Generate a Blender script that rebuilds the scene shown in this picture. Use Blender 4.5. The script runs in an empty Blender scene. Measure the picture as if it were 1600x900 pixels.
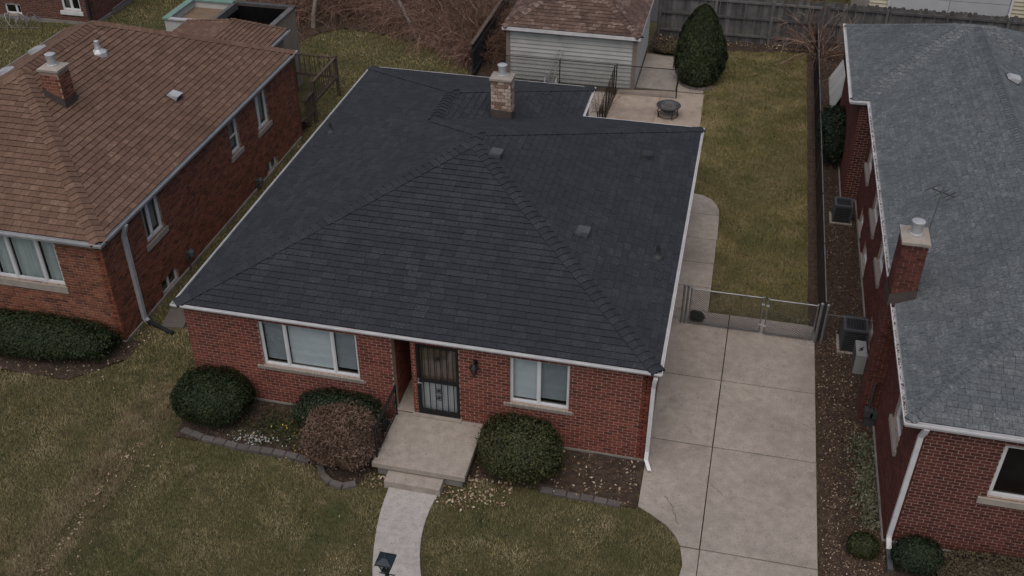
import bpy, math, random
import numpy as np
from mathutils import Vector, Matrix, Euler
random.seed(7); rng = np.random.default_rng(11)
R = math.radians
SC = bpy.context.scene
COL = SC.collection

# ------------------------------------------------------------------ camera, sky, sun, exposure
cam_d = bpy.data.cameras.new("camera"); cam = bpy.data.objects.new("camera", cam_d); COL.objects.link(cam)
cam.location = (0, 0, 17.0)
cam.rotation_euler = (R(90 - 35.288), 0, R(12.865))
cam_d.sensor_width = 36.0; cam_d.lens = 36.0 * 1629.17 / 1600.0
cam_d.clip_start = 0.2; cam_d.clip_end = 2000
SC.camera = cam
SUN = Vector((-0.02, -0.6, 1.2)).normalized()
w = bpy.data.worlds.new("World"); SC.world = w; w.use_nodes = True
nt = w.node_tree; nt.nodes.clear()
sky = nt.nodes.new('ShaderNodeTexSky'); sky.sky_type = 'NISHITA'; sky.sun_disc = False
sky.sun_elevation = math.asin(SUN.z); sky.sun_rotation = math.atan2(SUN.x, SUN.y)
sky.air_density = 1.0; sky.dust_density = 4.5; sky.ozone_density = 1.0
bg = nt.nodes.new('ShaderNodeBackground'); bg.inputs[1].default_value = 0.085
wo = nt.nodes.new('ShaderNodeOutputWorld')
nt.links.new(sky.outputs[0], bg.inputs[0]); nt.links.new(bg.outputs[0], wo.inputs[0])
sd = bpy.data.lights.new("sun", 'SUN'); sd.energy = 1.45; sd.angle = R(75); sd.color = (1.0, 0.95, 0.9)
so = bpy.data.objects.new("sun", sd); COL.objects.link(so); so.location = (-20, -20, 40)
so.rotation_euler = (-SUN).to_track_quat('-Z', 'Y').to_euler()
SC.view_settings.view_transform = 'Standard'; SC.view_settings.look = 'None'
SC.view_settings.gamma = 1.0; SC.view_settings.use_curve_mapping = False
SC.view_settings.exposure = 0.0
SC.cycles.max_bounces = 5; SC.cycles.transparent_max_bounces = 12

# ------------------------------------------------------------------ helpers: materials
def pm(name, cols, noise=(8, 4), rw=0.6, rough=0.85, bump=None, metal=0.0, stain=None, spec=0.3, alpha=None):
    """procedural material: colour ramp driven by a per-piece random value and a noise; optional stains and bump"""
    m = bpy.data.materials.new(name); m.use_nodes = True
    t = m.node_tree; N = t.nodes; L = t.links; b = N['Principled BSDF']
    b.inputs['Roughness'].default_value = rough; b.inputs['Metallic'].default_value = metal
    b.inputs['Specular IOR Level'].default_value = spec
    geo = N.new('ShaderNodeNewGeometry')
    at = N.new('ShaderNodeAttribute'); at.attribute_name = 'rnd'
    oi = N.new('ShaderNodeObjectInfo')
    ad = N.new('ShaderNodeMath'); ad.operation = 'ADD'; L.new(at.outputs['Fac'], ad.inputs[0]); L.new(oi.outputs['Random'], ad.inputs[1])
    fr = N.new('ShaderNodeMath'); fr.operation = 'FRACT'; L.new(ad.outputs[0], fr.inputs[0])
    nz = N.new('ShaderNodeTexNoise'); nz.inputs['Scale'].default_value = noise[0]; nz.inputs['Detail'].default_value = noise[1]
    L.new(geo.outputs['Position'], nz.inputs['Vector'])
    st = N.new('ShaderNodeMapRange'); st.inputs[1].default_value = 0.3; st.inputs[2].default_value = 0.7
    L.new(nz.outputs['Fac'], st.inputs[0])
    mx = N.new('ShaderNodeMix'); mx.data_type = 'FLOAT'; mx.inputs['Factor'].default_value = rw
    L.new(st.outputs[0], mx.inputs['A']); L.new(fr.outputs[0], mx.inputs['B'])
    rp = N.new('ShaderNodeValToRGB'); cr = rp.color_ramp
    n = len(cols)
    for i, c in enumerate(cols):
        p = i / max(1, n - 1)
        if isinstance(c[0], (tuple, list)): p, c = c[1], c[0]
        e = cr.elements[i] if i < 2 else cr.elements.new(p)
        e.position = p; e.color = (*c, 1)
    L.new(mx.outputs['Result'], rp.inputs[0])
    col = rp.outputs[0]
    for s in (stain or []):
        sc, lo, hi, c2 = s
        n2 = N.new('ShaderNodeTexNoise'); n2.inputs['Scale'].default_value = sc; n2.inputs['Detail'].default_value = 6
        n2.inputs['Roughness'].default_value = 0.6
        L.new(geo.outputs['Position'], n2.inputs['Vector'])
        mr = N.new('ShaderNodeMapRange'); mr.inputs[1].default_value = lo; mr.inputs[2].default_value = hi
        L.new(n2.outputs['Fac'], mr.inputs[0])
        m2 = N.new('ShaderNodeMix'); m2.data_type = 'RGBA'
        L.new(mr.outputs[0], m2.inputs['Factor']); L.new(col, m2.inputs['A']); m2.inputs['B'].default_value = (*c2, 1)
        col = m2.outputs['Result']
    L.new(col, b.inputs['Base Color'])
    if bump:
        nb = N.new('ShaderNodeTexNoise'); nb.inputs['Scale'].default_value = bump[0]; nb.inputs['Detail'].default_value = 6
        L.new(geo.outputs['Position'], nb.inputs['Vector'])
        bp = N.new('ShaderNodeBump'); bp.inputs['Strength'].default_value = bump[1]; bp.inputs['Distance'].default_value = bump[2] if len(bump) > 2 else 0.02
        L.new(nb.outputs['Fac'], bp.inputs['Height']); L.new(bp.outputs[0], b.inputs['Normal'])
    return m

def glass_mat(name, tint=(0.75, 0.85, 0.88), refl=0.25):
    m = bpy.data.materials.new(name); m.use_nodes = True
    t = m.node_tree; N = t.nodes; L = t.links; N.clear()
    o = N.new('ShaderNodeOutputMaterial'); mix = N.new('ShaderNodeMixShader')
    tr = N.new('ShaderNodeBsdfTransparent'); tr.inputs[0].default_value = (*tint, 1)
    gl = N.new('ShaderNodeBsdfGlossy'); gl.inputs['Roughness'].default_value = 0.03
    lw = N.new('ShaderNodeLayerWeight'); pw = N.new('ShaderNodeMath'); pw.operation = 'POWER'; pw.inputs[1].default_value = 4.0
    L.new(lw.outputs['Facing'], pw.inputs[0])
    mt = N.new('ShaderNodeMath'); mt.operation = 'MULTIPLY_ADD'; mt.inputs[1].default_value = .75; mt.inputs[2].default_value = refl * 0.4
    L.new(pw.outputs[0], mt.inputs[0]); L.new(mt.outputs[0], mix.inputs[0])
    L.new(tr.outputs[0], mix.inputs[1]); L.new(gl.outputs[0], mix.inputs[2]); L.new(mix.outputs[0], o.inputs[0])
    return m

M = {}
def build_materials():
    M['red_brick'] = pm('red_brick', [(.045, .018, .015), (.128, .035, .025), (.165, .046, .032), (.23, .072, .048)], (14, 5), .62, .9, (60, .35, .004), stain=[(.5, .55, .85, (.10, .045, .036))])
    M['orange_brick'] = pm('orange_brick', [(.04, .018, .014), (.12, .042, .026), (.17, .058, .034), (.205, .073, .042), (.27, .105, .06)], (14, 5), .72, .9, (60, .35, .004), stain=[(.45, .6, .95, (.09, .04, .03))])
    M['dark_red_brick'] = pm('dark_red_brick', [(.045, .015, .013), (.08, .025, .019), (.11, .034, .026), (.14, .047, .036)], (14, 5), .62, .9, (60, .35, .004))
    M['mortar'] = pm('mortar', [(.2, .14, .115), (.42, .33, .275)], (25, 4), 0, .95)
    M['mortar_dark'] = pm('mortar_dark', [(.10, .07, .058), (.36, .28, .22)], (9, 4), 0, .95)
    M['weathered_brick'] = pm('weathered_brick', [(.10, .065, .05), (.2, .12, .085), (.42, .34, .28), (.55, .49, .43)], (30, 4), .5, .9, (50, .4, .006))
    M['old_brick'] = pm('old_brick', [(.06, .03, .027), (.11, .045, .035), (.15, .06, .045)], (10, 4), .6, .9)
    M['charcoal_shingle'] = pm('charcoal_shingle', [(.016, .018, .022), (.028, .031, .037), (.038, .042, .05), (.07, .076, .088)], (30, 10), .3, .95, (90, .9, .012), stain=[(.35, .45, .85, (.027, .0305, .038)), (1.1, .6, .8, (.043, .048, .057)), (3.5, .6, .75, (.022, .025, .032))], spec=.22)
    M['brown_shingle'] = pm('brown_shingle', [(.08, .048, .036), (.118, .072, .053), (.14, .086, .063), (.16, .1, .074), (.24, .16, .122)], (14, 7), .5, .95, (120, .5, .004), stain=[(.4, .55, .85, (.068, .04, .032)), (1.3, .62, .8, (.17, .10, .07))], spec=.15)
    M['grey_shingle'] = pm('grey_shingle', [(.058, .065, .07), (.098, .108, .116), (.13, .143, .151), (.24, .255, .262)], (22, 10), .3, .95, (45, 1.0, .02), stain=[(.5, .5, .85, (.075, .086, .097)), (5, .58, .7, (.16, .175, .182)), (7, .6, .72, (.055, .064, .073))], spec=.25)
    M['old_shingle'] = pm('old_shingle', [(.05, .032, .026), (.09, .057, .046), (.13, .084, .068), (.26, .2, .175)], (9, 6), .6, .95, (110, .5, .004), stain=[(1.6, .58, .72, (.045, .03, .03))])
    M['asphalt_shadow_edge'] = pm('asphalt_shadow_edge', [(.007, .007, .008), (.012, .012, .013)], (20, 2), .2, .98, spec=.05)  # dark cut asphalt edge, also painting in the shadow line of each course
    M['brown_shadow_edge'] = pm('brown_shadow_edge', [(.014, .009, .008), (.022, .014, .012)], (20, 2), .2, .98, spec=.05)  # brown shingle edge darkened to paint in the course shadow lines
    M['grey_shadow_edge'] = pm('grey_shadow_edge', [(.03, .035, .04), (.045, .05, .056)], (20, 2), .2, .98, spec=.05)  # grey shingle edge, course shadow put into its darker colour
    M['white_metal'] = pm('white_metal', [(.5, .5, .52), (.64, .64, .65)], (3, 5), .1, .45, stain=[(2.2, .62, .85, (.33, .32, .31))])
    M['grey_metal'] = pm('grey_metal', [(.33, .34, .36), (.45, .46, .48)], (4, 5), .1, .5, stain=[(2.5, .55, .8, (.25, .25, .25))])
    M['trim'] = pm('trim', [(.55, .56, .58), (.68, .69, .70)], (3, 4), .1, .5)
    M['limestone'] = pm('limestone', [(.25, .22, .19), (.36, .32, .28)], (6, 6), .4, .9, (40, .3), stain=[(3, .58, .8, (.17, .15, .13))])
    M['concrete'] = pm('concrete', [(.26, .226, .196), (.33, .29, .254), (.395, .352, .31)], (5, 8), .3, .92, (60, .25, .004), stain=[(.6, .46, .8, (.2, .172, .15)), (1.7, .56, .82, (.38, .34, .3)), (3.4, .57, .75, (.215, .19, .172)), (10, .56, .72, (.21, .187, .168)), (30, .58, .7, (.4, .37, .335)), (34, .58, .68, (.17, .15, .135)), (.8, .62, .8, (.18, .158, .14)), (70, .56, .68, (.19, .165, .145))])
    M['pale_concrete'] = pm('pale_concrete', [(.29, .27, .255), (.36, .335, .315), (.42, .395, .37)], (7, 8), .2, .92, (70, .35, .004), stain=[(2.2, .56, .78, (.29, .27, .26)), (16, .58, .7, (.25, .232, .218)), (32, .57, .67, (.22, .2, .188))])
    M['tan_concrete'] = pm('tan_concrete', [(.24, .19, .155), (.31, .25, .205), (.37, .305, .25)], (3, 8), .4, .92, (60, .25), stain=[(1.2, .52, .75, (.2, .165, .14))])
    M['foundation'] = pm('foundation', [(.17, .155, .14), (.26, .24, .22)], (4, 6), .2, .95, (30, .4))
    M['soil'] = pm('soil', [(.028, .019, .014), (.05, .034, .025), (.082, .058, .043)], (7, 9), .15, .98, (30, 1.0, .05))
    M['mulch'] = pm('mulch', [(.04, .025, .018), (.07, .044, .031), (.11, .075, .052)], (9, 10), .15, .98, (38, 1.0, .06))
    M['lawn'] = pm('lawn', [(.045, .045, .017), (.08, .074, .03), (.12, .1, .048)], (7, 9), 0, .98, (60, 1.0, .05), stain=[(.35, .5, .7, (.095, .08, .04)), (.9, .55, .75, (.032, .040, .013))])
    M['blade'] = pm('blade', [(.048, .06, .019), (.09, .096, .032), (.16, .142, .062), (.3, .245, .128), (.55, .47, .3)], (.8, 6), .55, .8, stain=[(.3, .46, .68, (.225, .172, .098)), (.6, .5, .72, (.075, .094, .029)), (1.6, .58, .7, (.33, .26, .16))])
    M['blade_back'] = pm('blade_back', [(.075, .088, .026), (.12, .122, .04), (.19, .16, .066), (.30, .245, .118), (.44, .37, .21)], (.9, 6), .5, .8, stain=[(.25, .48, .72, (.2, .165, .082)), (.5, .5, .8, (.085, .105, .032)), (2.2, .58, .72, (.25, .2, .112))])
    M['blade_worn'] = pm('blade_worn', [(.07, .06, .028), (.12, .096, .05), (.19, .15, .085), (.3, .24, .145), (.46, .38, .25)], (1.5, 6), .6, .85, stain=[(.7, .55, .7, (.075, .082, .03))])
    M['leaf_litter'] = pm('leaf_litter', [(.07, .042, .026), (.14, .085, .05), (.24, .165, .10), (.36, .28, .19), (.5, .43, .34)], (40, 2), .9, .9)
    M['litter_dark'] = pm('litter_dark', [(.04, .026, .02), (.075, .05, .036), (.12, .085, .06), (.2, .15, .105)], (40, 2), .85, .9)
    M['boxwood'] = pm('boxwood', [(.006, .011, .004), (.011, .019, .007), (.018, .028, .009), (.034, .044, .016)], (3, 4), .7, .6, spec=.25)
    M['boxwood_olive'] = pm('boxwood_olive', [(.012, .016, .006), (.022, .028, .009), (.036, .043, .014), (.075, .074, .03)], (3, 4), .7, .6, spec=.25)
    M['yew'] = pm('yew', [(.007, .012, .006), (.012, .021, .009), (.022, .034, .014)], (3, 4), .7, .7)
    M['arborvitae'] = pm('arborvitae', [(.008, .013, .004), (.014, .022, .007), (.023, .033, .01), (.045, .055, .018)], (2.5, 4), .65, .7)
    M['dry_leaf'] = pm('dry_leaf', [(.055, .033, .024), (.10, .063, .045), (.16, .105, .077), (.26, .185, .14)], (6, 3), .85, .85)
    M['dry_cover'] = pm('dry_cover', [(.045, .036, .022), (.075, .062, .037), (.12, .1, .06)], (4, 3), .85, .85)
    M['ivy'] = pm('ivy', [(.035, .042, .022), (.07, .08, .045), (.13, .135, .085), (.22, .21, .15)], (6, 3), .85, .75)
    M['pebble'] = pm('pebble', [(.2, .21, .2), (.34, .35, .34), (.48, .49, .48)], (20, 2), .8, .8)
    M['yellow_leaf'] = pm('yellow_leaf', [(.3, .17, .02), (.5, .3, .04), (.58, .4, .09)], (20, 2), .9, .8)
    M['bark'] = pm('bark', [(.06, .042, .034), (.10, .07, .055), (.15, .11, .088)], (12, 4), .7, .95)
    M['cane'] = pm('cane', [(.055, .03, .023), (.12, .066, .048), (.21, .125, .092), (.38, .28, .215)], (6, 3), .8, .9)
    M['dead_wood'] = pm('dead_wood', [(.15, .13, .115), (.24, .21, .19), (.34, .3, .27)], (5, 5), .5, .95, (40, .5))
    M['fence_wood'] = pm('fence_wood', [(.05, .049, .05), (.08, .078, .078), (.115, .112, .11), (.17, .163, .16)], (3, 6), .6, .95, (25, .5), stain=[(1.1, .56, .8, (.035, .03, .028))])
    M['dark_fence'] = pm('dark_fence', [(.014, .013, .014), (.024, .022, .023), (.036, .033, .033)], (3, 5), .6, .95)
    M['deck_wood'] = pm('deck_wood', [(.05, .036, .028), (.085, .063, .05), (.13, .1, .08)], (6, 5), .5, .9)
    M['siding'] = pm('siding', [(.3, .31, .3), (.38, .39, .375), (.45, .455, .435)], (2, 6), .45, .85, stain=[(1.4, .56, .78, (.24, .23, .205)), (6, .64, .78, (.22, .205, .185))])
    M['corner_wood'] = pm('corner_wood', [(.16, .125, .105), (.25, .2, .17)], (4, 5), .4, .9)
    M['white_siding'] = pm('white_siding', [(.42, .42, .40), (.52, .52, .50)], (2, 5), .4, .7)
    M['cream_siding'] = pm('cream_siding', [(.42, .38, .28), (.52, .48, .37)], (2, 5), .4, .7)
    M['door_white'] = pm('door_white', [(.36, .37, .39), (.45, .46, .48)], (2, 5), .4, .6)
    M['galv'] = pm('galv', [(.17, .175, .185), (.28, .29, .30)], (6, 3), .2, .45, metal=.55)
    M['galv_pale'] = pm('galv_pale', [(.42, .43, .45), (.56, .57, .58)], (6, 3), .2, .4, metal=.35)
    M['galv_dark'] = pm('galv_dark', [(.055, .055, .06), (.10, .10, .108)], (6, 3), .2, .5, metal=.4)
    M['rust_iron'] = pm('rust_iron', [(.02, .015, .013), (.045, .03, .025)], (8, 3), .3, .8, metal=.2)
    M['black_iron'] = pm('black_iron', [(.006, .006, .007), (.013, .013, .015)], (6, 3), .2, .5, spec=.35)
    M['black_plastic'] = pm('black_plastic', [(.014, .015, .017), (.026, .027, .03)], (6, 3), .2, .6)
    M['ac_grey'] = pm('ac_grey', [(.045, .047, .05), (.075, .077, .08)], (5, 4), .3, .6)
    M['ac_pale'] = pm('ac_pale', [(.24, .24, .235), (.32, .32, .31)], (3, 4), .3, .6)
    M['lead'] = pm('lead', [(.05, .042, .04), (.085, .07, .064)], (6, 4), .3, .7)
    M['inner_door_brown'] = pm('inner_door_brown', [(.13, .085, .062), (.22, .15, .115)], (3, 5), .5, .6)
    M['door_reflection_grey'] = pm('door_reflection_grey', [(.42, .42, .42), (.55, .55, .55)], (3, 4), .4, .6)  # pale grey with the storm glass reflection put into the colour
    M['blind'] = pm('blind', [(.56, .58, .59), (.7, .72, .73)], (3, 3), .4, .7)
    M['blind_dim'] = pm('blind_dim', [(.24, .26, .275), (.33, .35, .365)], (3, 3), .4, .7)  # darker copy of the blind, dimmer light put into its colour
    M['curtain'] = pm('curtain', [(.42, .46, .45), (.64, .67, .65)], (1.2, 4), .2, .9)
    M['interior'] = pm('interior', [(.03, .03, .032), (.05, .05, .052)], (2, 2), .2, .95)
    M['soffit'] = pm('soffit', [(.22, .2, .19), (.28, .26, .25)], (2, 2), .2, .9)
    M['vent_grey'] = pm('vent_grey', [(.055, .06, .067), (.085, .092, .1)], (5, 4), .3, .5)
    M['vent_dark'] = pm('vent_dark', [(.025, .027, .03), (.04, .043, .047)], (5, 4), .3, .6)
    M['green_coping'] = pm('green_coping', [(.12, .20, .17), (.17, .27, .23)], (3, 4), .3, .7, stain=[(2, .6, .8, (.10, .14, .12))])
    M['plywood'] = pm('plywood', [(.14, .095, .065), (.2, .14, .095), (.25, .18, .125)], (3, 6), .5, .9, stain=[(1.5, .55, .75, (.11, .07, .05))])
    M['tan_render'] = pm('tan_render', [(.19, .16, .125), (.25, .215, .17)], (3, 5), .3, .9)
    M['edging'] = pm('edging', [(.075, .066, .062), (.1, .088, .083), (.13, .115, .108)], (12, 5), .6, .95, (50, .4))
    M['lamp_blue'] = pm('lamp_blue', [(.012, .02, .028), (.02, .032, .044)], (6, 3), .2, .5)
    M['ash'] = pm('ash', [(.06, .055, .055), (.12, .11, .11)], (30, 4), .2, .95)
    M['pit'] = pm('pit', [(.006, .006, .006), (.01, .01, .01)], (5, 2), .2, 1.0, spec=0)  # near black, paints in the deep shade of the open bay
    M['asphalt'] = pm('asphalt', [(.04, .04, .042), (.065, .065, .066)], (9, 6), .1, .95)
    M['glass'] = glass_mat('glass', (.9, .93, .94), .2)
    M['dark_glass'] = glass_mat('dark_glass', (.68, .7, .72), .25)
build_materials()

# ------------------------------------------------------------------ helpers: objects
OFF = {}
def link(o, parent=None):
    COL.objects.link(o)
    if parent is not None:
        o.parent = parent; OFF[o] = OFF[parent]
    return o
def thing(name, label, cat, loc, group=None):
    o = bpy.data.objects.new(name, None); COL.objects.link(o); o.location = loc; o.empty_display_size = .2
    o['label'] = label; o['category'] = cat
    if group: o['group'] = group
    OFF[o] = Vector(loc); return o
def tag(o, label, cat, group=None):
    o['label'] = label; o['category'] = cat
    if group: o['group'] = group
    return o

class Buf:
    def __init__(s): s.V = []; s.F = []; s.R = []
    def add(s, vs, fs, r=None):
        n = len(s.V); r = random.random() if r is None else r
        s.V += [tuple(v) for v in vs]; s.F += [tuple(i + n for i in f) for f in fs]; s.R += [r] * len(fs); return s
    def box(s, a, b, r=None):
        x0, y0, z0 = a; x1, y1, z1 = b
        v = [(x0, y0, z0), (x1, y0, z0), (x1, y1, z0), (x0, y1, z0), (x0, y0, z1), (x1, y0, z1), (x1, y1, z1), (x0, y1, z1)]
        return s.add(v, [(3, 2, 1, 0), (4, 5, 6, 7), (0, 1, 5, 4), (1, 2, 6, 5), (2, 3, 7, 6), (3, 0, 4, 7)], r)
    def obox(s, c, hx, hy, hz, rot=0, r=None, tilt=(0, 0)):
        """box centred at c, half sizes, turned about z (and tilted)"""
        m = Euler((tilt[0], tilt[1], rot)).to_matrix(); c = Vector(c)
        v = [c + m @ Vector((sx * hx, sy * hy, sz * hz)) for sz in (-1, 1) for sx, sy in ((-1, -1), (1, -1), (1, 1), (-1, 1))]
        return s.add(v, [(3, 2, 1, 0), (4, 5, 6, 7), (0, 1, 5, 4), (1, 2, 6, 5), (2, 3, 7, 6), (3, 0, 4, 7)], r)
    def tube(s, pts, rad, n=8, cap=True, r=None):
        pts = [Vector(p) for p in pts]; rad = rad if isinstance(rad, (list, tuple)) else [rad] * len(pts)
        V = []; F = []
        up = None
        for i, p in enumerate(pts):
            d = (pts[min(i + 1, len(pts) - 1)] - pts[max(i - 1, 0)]).normalized()
            if up is None or abs(d.dot(up)) > .95: up = Vector((0, 0, 1)) if abs(d.z) < .9 else Vector((1, 0, 0))
            a = d.cross(up).normalized(); b = a.cross(d).normalized(); up = b
            for k in range(n):
                t = 2 * math.pi * k / n + math.pi / n
                V.append(p + (a * math.cos(t) + b * math.sin(t)) * rad[i])
        for i in range(len(pts) - 1):
            for k in range(n):
                F.append((i * n + k, i * n + (k + 1) % n, (i + 1) * n + (k + 1) % n, (i + 1) * n + k))
        if cap:
            F.append(tuple(range(n - 1, -1, -1))); F.append(tuple(range((len(pts) - 1) * n, len(pts) * n)))
        return s.add(V, F, r)
    def lathe(s, c, prof, n=24, cap=False, r=None):
        V = []; F = []
        for (q, z) in prof:
            for k in range(n):
                t = 2 * math.pi * k / n; V.append((c[0] + q * math.cos(t), c[1] + q * math.sin(t), c[2] + z))
        for i in range(len(prof) - 1):
            for k in range(n): F.append((i * n + k, i * n + (k + 1) % n, (i + 1) * n + (k + 1) % n, (i + 1) * n + k))
        if cap: F.append(tuple(range(n - 1, -1, -1))); F.append(tuple(range((len(prof) - 1) * n, len(prof) * n)))
        return s.add(V, F, r)
    def prism(s, poly, z0, z1, r=None):
        n = len(poly)
        v = [(p[0], p[1], z0) for p in poly] + [(p[0], p[1], z1) for p in poly]
        f = [tuple(range(n - 1, -1, -1)), tuple(range(n, 2 * n))] + [(i, (i + 1) % n, n + (i + 1) % n, n + i) for i in range(n)]
        return s.add(v, f, r)
    def build(s, name, mat, parent=None, smooth=False, stuff=False):
        me = bpy.data.meshes.new(name)
        if parent is not None:
            q = OFF[parent]; V = [(v[0] - q.x, v[1] - q.y, v[2] - q.z) for v in s.V]
        else: V = s.V
        me.from_pydata(V, [], s.F)
        a = me.attributes.new('rnd', 'FLOAT', 'FACE'); a.data.foreach_set('value', s.R)
        if smooth: me.polygons.foreach_set('use_smooth', [True] * len(s.F))
        me.materials.append(M[mat] if isinstance(mat, str) else mat); me.update()
        o = bpy.data.objects.new(name, me); link(o, parent)
        if parent is None: OFF[o] = Vector((0, 0, 0))
        if stuff: o['kind'] = 'stuff'
        return o
def at_base(o, loc):
    """move a one-mesh thing's origin to its base"""
    q = Vector(loc); o.data.transform(Matrix.Translation(-q)); o.location = q; OFF[o] = q; return o
def npmesh(name, V, k, rnd, mat, parent=None, smooth=False):
    n = len(V) // k; V = np.asarray(V, np.float32)
    if parent is not None: V = V - np.array(OFF[parent][:], np.float32)
    me = bpy.data.meshes.new(name)
    me.vertices.add(len(V)); me.vertices.foreach_set('co', V.ravel())
    me.loops.add(n * k); me.loops.foreach_set('vertex_index', np.arange(n * k, dtype=np.int32))
    me.polygons.add(n); me.polygons.foreach_set('loop_start', np.arange(0, n * k, k, dtype=np.int32))
    me.update(calc_edges=True)
    a = me.attributes.new('rnd', 'FLOAT', 'FACE'); a.data.foreach_set('value', np.asarray(rnd, np.float32))
    me.materials.append(M[mat]); o = bpy.data.objects.new(name, me); link(o, parent)
    if parent is None: OFF[o] = Vector((0, 0, 0))
    return o
def struct(o): o['kind'] = 'structure'; return o

CAM = np.array([0, 0, 17.0])
_f = np.array([-math.sin(R(12.865)) * math.cos(R(35.288)), math.cos(R(12.865)) * math.cos(R(35.288)), -math.sin(R(35.288))])
_r = np.array([math.cos(R(12.865)), math.sin(R(12.865)), 0]); _u = np.cross(_r, _f)
def in_view(P, m=60):
    """which points the photograph can show (to spend pieces where they are seen)"""
    v = np.atleast_2d(P) - CAM; d = v @ _f
    x = 800 + 1629.17 * (v @ _r) / d; y = 450 - 1629.17 * (v @ _u) / d
    return (d > 1) & (x > -m) & (x < 1600 + m) & (y > -m) & (y < 900 + m)
def score(p, n):
    v = CAM - np.array(p); d = np.linalg.norm(v); c = max(0., float(v @ np.array(n)) / d)
    return c / d / d if in_view(p, 0)[0] else 0.
def inpoly(P, poly):
    x, y = P[:, 0], P[:, 1]; r = np.zeros(len(P), bool); n = len(poly)
    for i in range(n):
        x0, y0 = poly[i][:2]; x1, y1 = poly[(i + 1) % n][:2]
        if y0 == y1: continue
        c = ((y0 > y) != (y1 > y)) & (x < (x1 - x0) * (y - y0) / (y1 - y0) + x0); r ^= c
    return r
def clip(poly, conv):
    """clip polygon by convex ccw polygon (2-D)"""
    out = poly; n = len(conv)
    for i in range(n):
        a = conv[i]; b = conv[(i + 1) % n]; ex, ey = b[0] - a[0], b[1] - a[1]
        inp = out; out = []
        for j in range(len(inp)):
            p = inp[j]; q = inp[(j + 1) % len(inp)]
            sp = ex * (p[1] - a[1]) - ey * (p[0] - a[0]); sq = ex * (q[1] - a[1]) - ey * (q[0] - a[0])
            if sp >= 0: out.append(p)
            if (sp >= 0) != (sq >= 0):
                t = sp / (sp - sq); out.append((p[0] + t * (q[0] - p[0]), p[1] + t * (q[1] - p[1])))
        if len(out) < 3: return []
    return out
def area(p): return .5 * sum(p[i][0] * p[(i + 1) % len(p)][1] - p[(i + 1) % len(p)][0] * p[i][1] for i in range(len(p)))

# ------------------------------------------------------------------ helpers: brick walls
class Bricks:
    """collects the bricks of one house: the 300 that show largest become objects, the rest one part per wall"""
    def __init__(s): s.rec = []; s.meshes = {}
    def wall(s, parent, p0, ang, length, z0, z1, openings=(), mat='red_brick', mortar='mortar', course=.083, blen=.215, joint=.015, thick=.2, name='wall', solid=True, proud=.009):
        """front face starts at p0 and runs along direction ang; outward normal is to the right of it"""
        u = Vector((math.cos(ang), math.sin(ang), 0)); n = Vector((u.y, -u.x, 0)); p0 = Vector((p0[0], p0[1], 0))
        us = sorted({0, length, *[o[0] for o in openings], *[o[1] for o in openings]}); zs = sorted({z0, z1, *[o[2] for o in openings], *[o[3] for o in openings]})
        us = [a for a in us if 0 <= a <= length]; zs = [a for a in zs if z0 <= a <= z1]
        b = Buf()
        for i in range(len(us) - 1):
            for j in range(len(zs) - 1):
                cu, cz = (us[i] + us[i + 1]) / 2, (zs[j] + zs[j + 1]) / 2
                if any(o[0] < cu < o[1] and o[2] < cz < o[3] for o in openings): continue
                q = [p0 + u * us[i], p0 + u * us[i + 1], p0 + u * us[i + 1] - n * thick, p0 + u * us[i] - n * thick]
                b.add([(*v[:2], zs[j]) for v in q] + [(*v[:2], zs[j + 1]) for v in q], [(3, 2, 1, 0), (4, 5, 6, 7), (0, 1, 5, 4), (1, 2, 6, 5), (2, 3, 7, 6), (3, 0, 4, 7)], .5)
        w = b.build(name, mortar, parent) if solid else parent
        rows = int((z1 - z0) / course)
        for r in range(rows):
            za = z0 + r * course; zb = za + course - joint; zc = (za + zb) / 2
            iv = [(0, length)]
            for o in openings:
                if o[2] - .01 < zc < o[3] + .01:
                    nx = []
                    for a, c in iv:
                        if o[1] <= a or o[0] >= c: nx.append((a, c)); continue
                        if o[0] > a: nx.append((a, o[0]))
                        if o[1] < c: nx.append((o[1], c))
                    iv = nx
            off = -(r % 2) * blen / 2
            for a, c in iv:
                k = int((a - off) / blen) - 1
                while off + k * blen < c:
                    ua = max(a, off + k * blen); ub = min(c, off + k * blen + blen - joint); k += 1
                    if ub - ua < .03: continue
                    full = abs(ub - ua - blen + joint) < 1e-6
                    pt = p0 + u * ua; mid = pt + u * (ub - ua) / 2
                    s.rec.append([score((mid.x, mid.y, zc), n) if full else 0, (pt.x, pt.y, za), ang, ub - ua, zb - za, w, mat, proud])
        return w
    @staticmethod
    def geo(L, h, d):
        v = [(0, 0, 0), (L, 0, 0), (L, 0, h), (0, 0, h), (.003, -d, .003), (L - .003, -d, .003), (L - .003, -d, h - .003), (.003, -d, h - .003)]
        return v, [(4, 5, 6, 7), (0, 1, 5, 4), (1, 2, 6, 5), (2, 3, 7, 6), (3, 0, 4, 7)]
    def finish(s, limit=300):
        s.rec.sort(key=lambda r: -r[0]); rest = {}
        for i, (sc, p, ang, L, h, w, mat, d) in enumerate(s.rec):
            v, f = s.geo(L, h, d + random.uniform(-.002, .002)); 
            if i < limit and sc > 0:
                key = (round(L, 4), round(h, 4), mat, d)
                if key not in s.meshes:
                    me = bpy.data.meshes.new('brick'); me.from_pydata(v, [], f); me.materials.append(M[mat]); s.meshes[key] = me
                o = bpy.data.objects.new('brick', s.meshes[key]); link(o, w)
                o.location = Vector(p) - OFF[w]; o.rotation_euler = (0, 0, ang)
            else:
                c, sn = math.cos(ang), math.sin(ang)
                rest.setdefault((w, mat), Buf()).add([(p[0] + c * a - sn * b, p[1] + sn * a + c * b, p[2] + z) for a, b, z in v], f)
        for (w, mat), b in rest.items(): b.build('bricks', mat, w, stuff=True)

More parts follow.
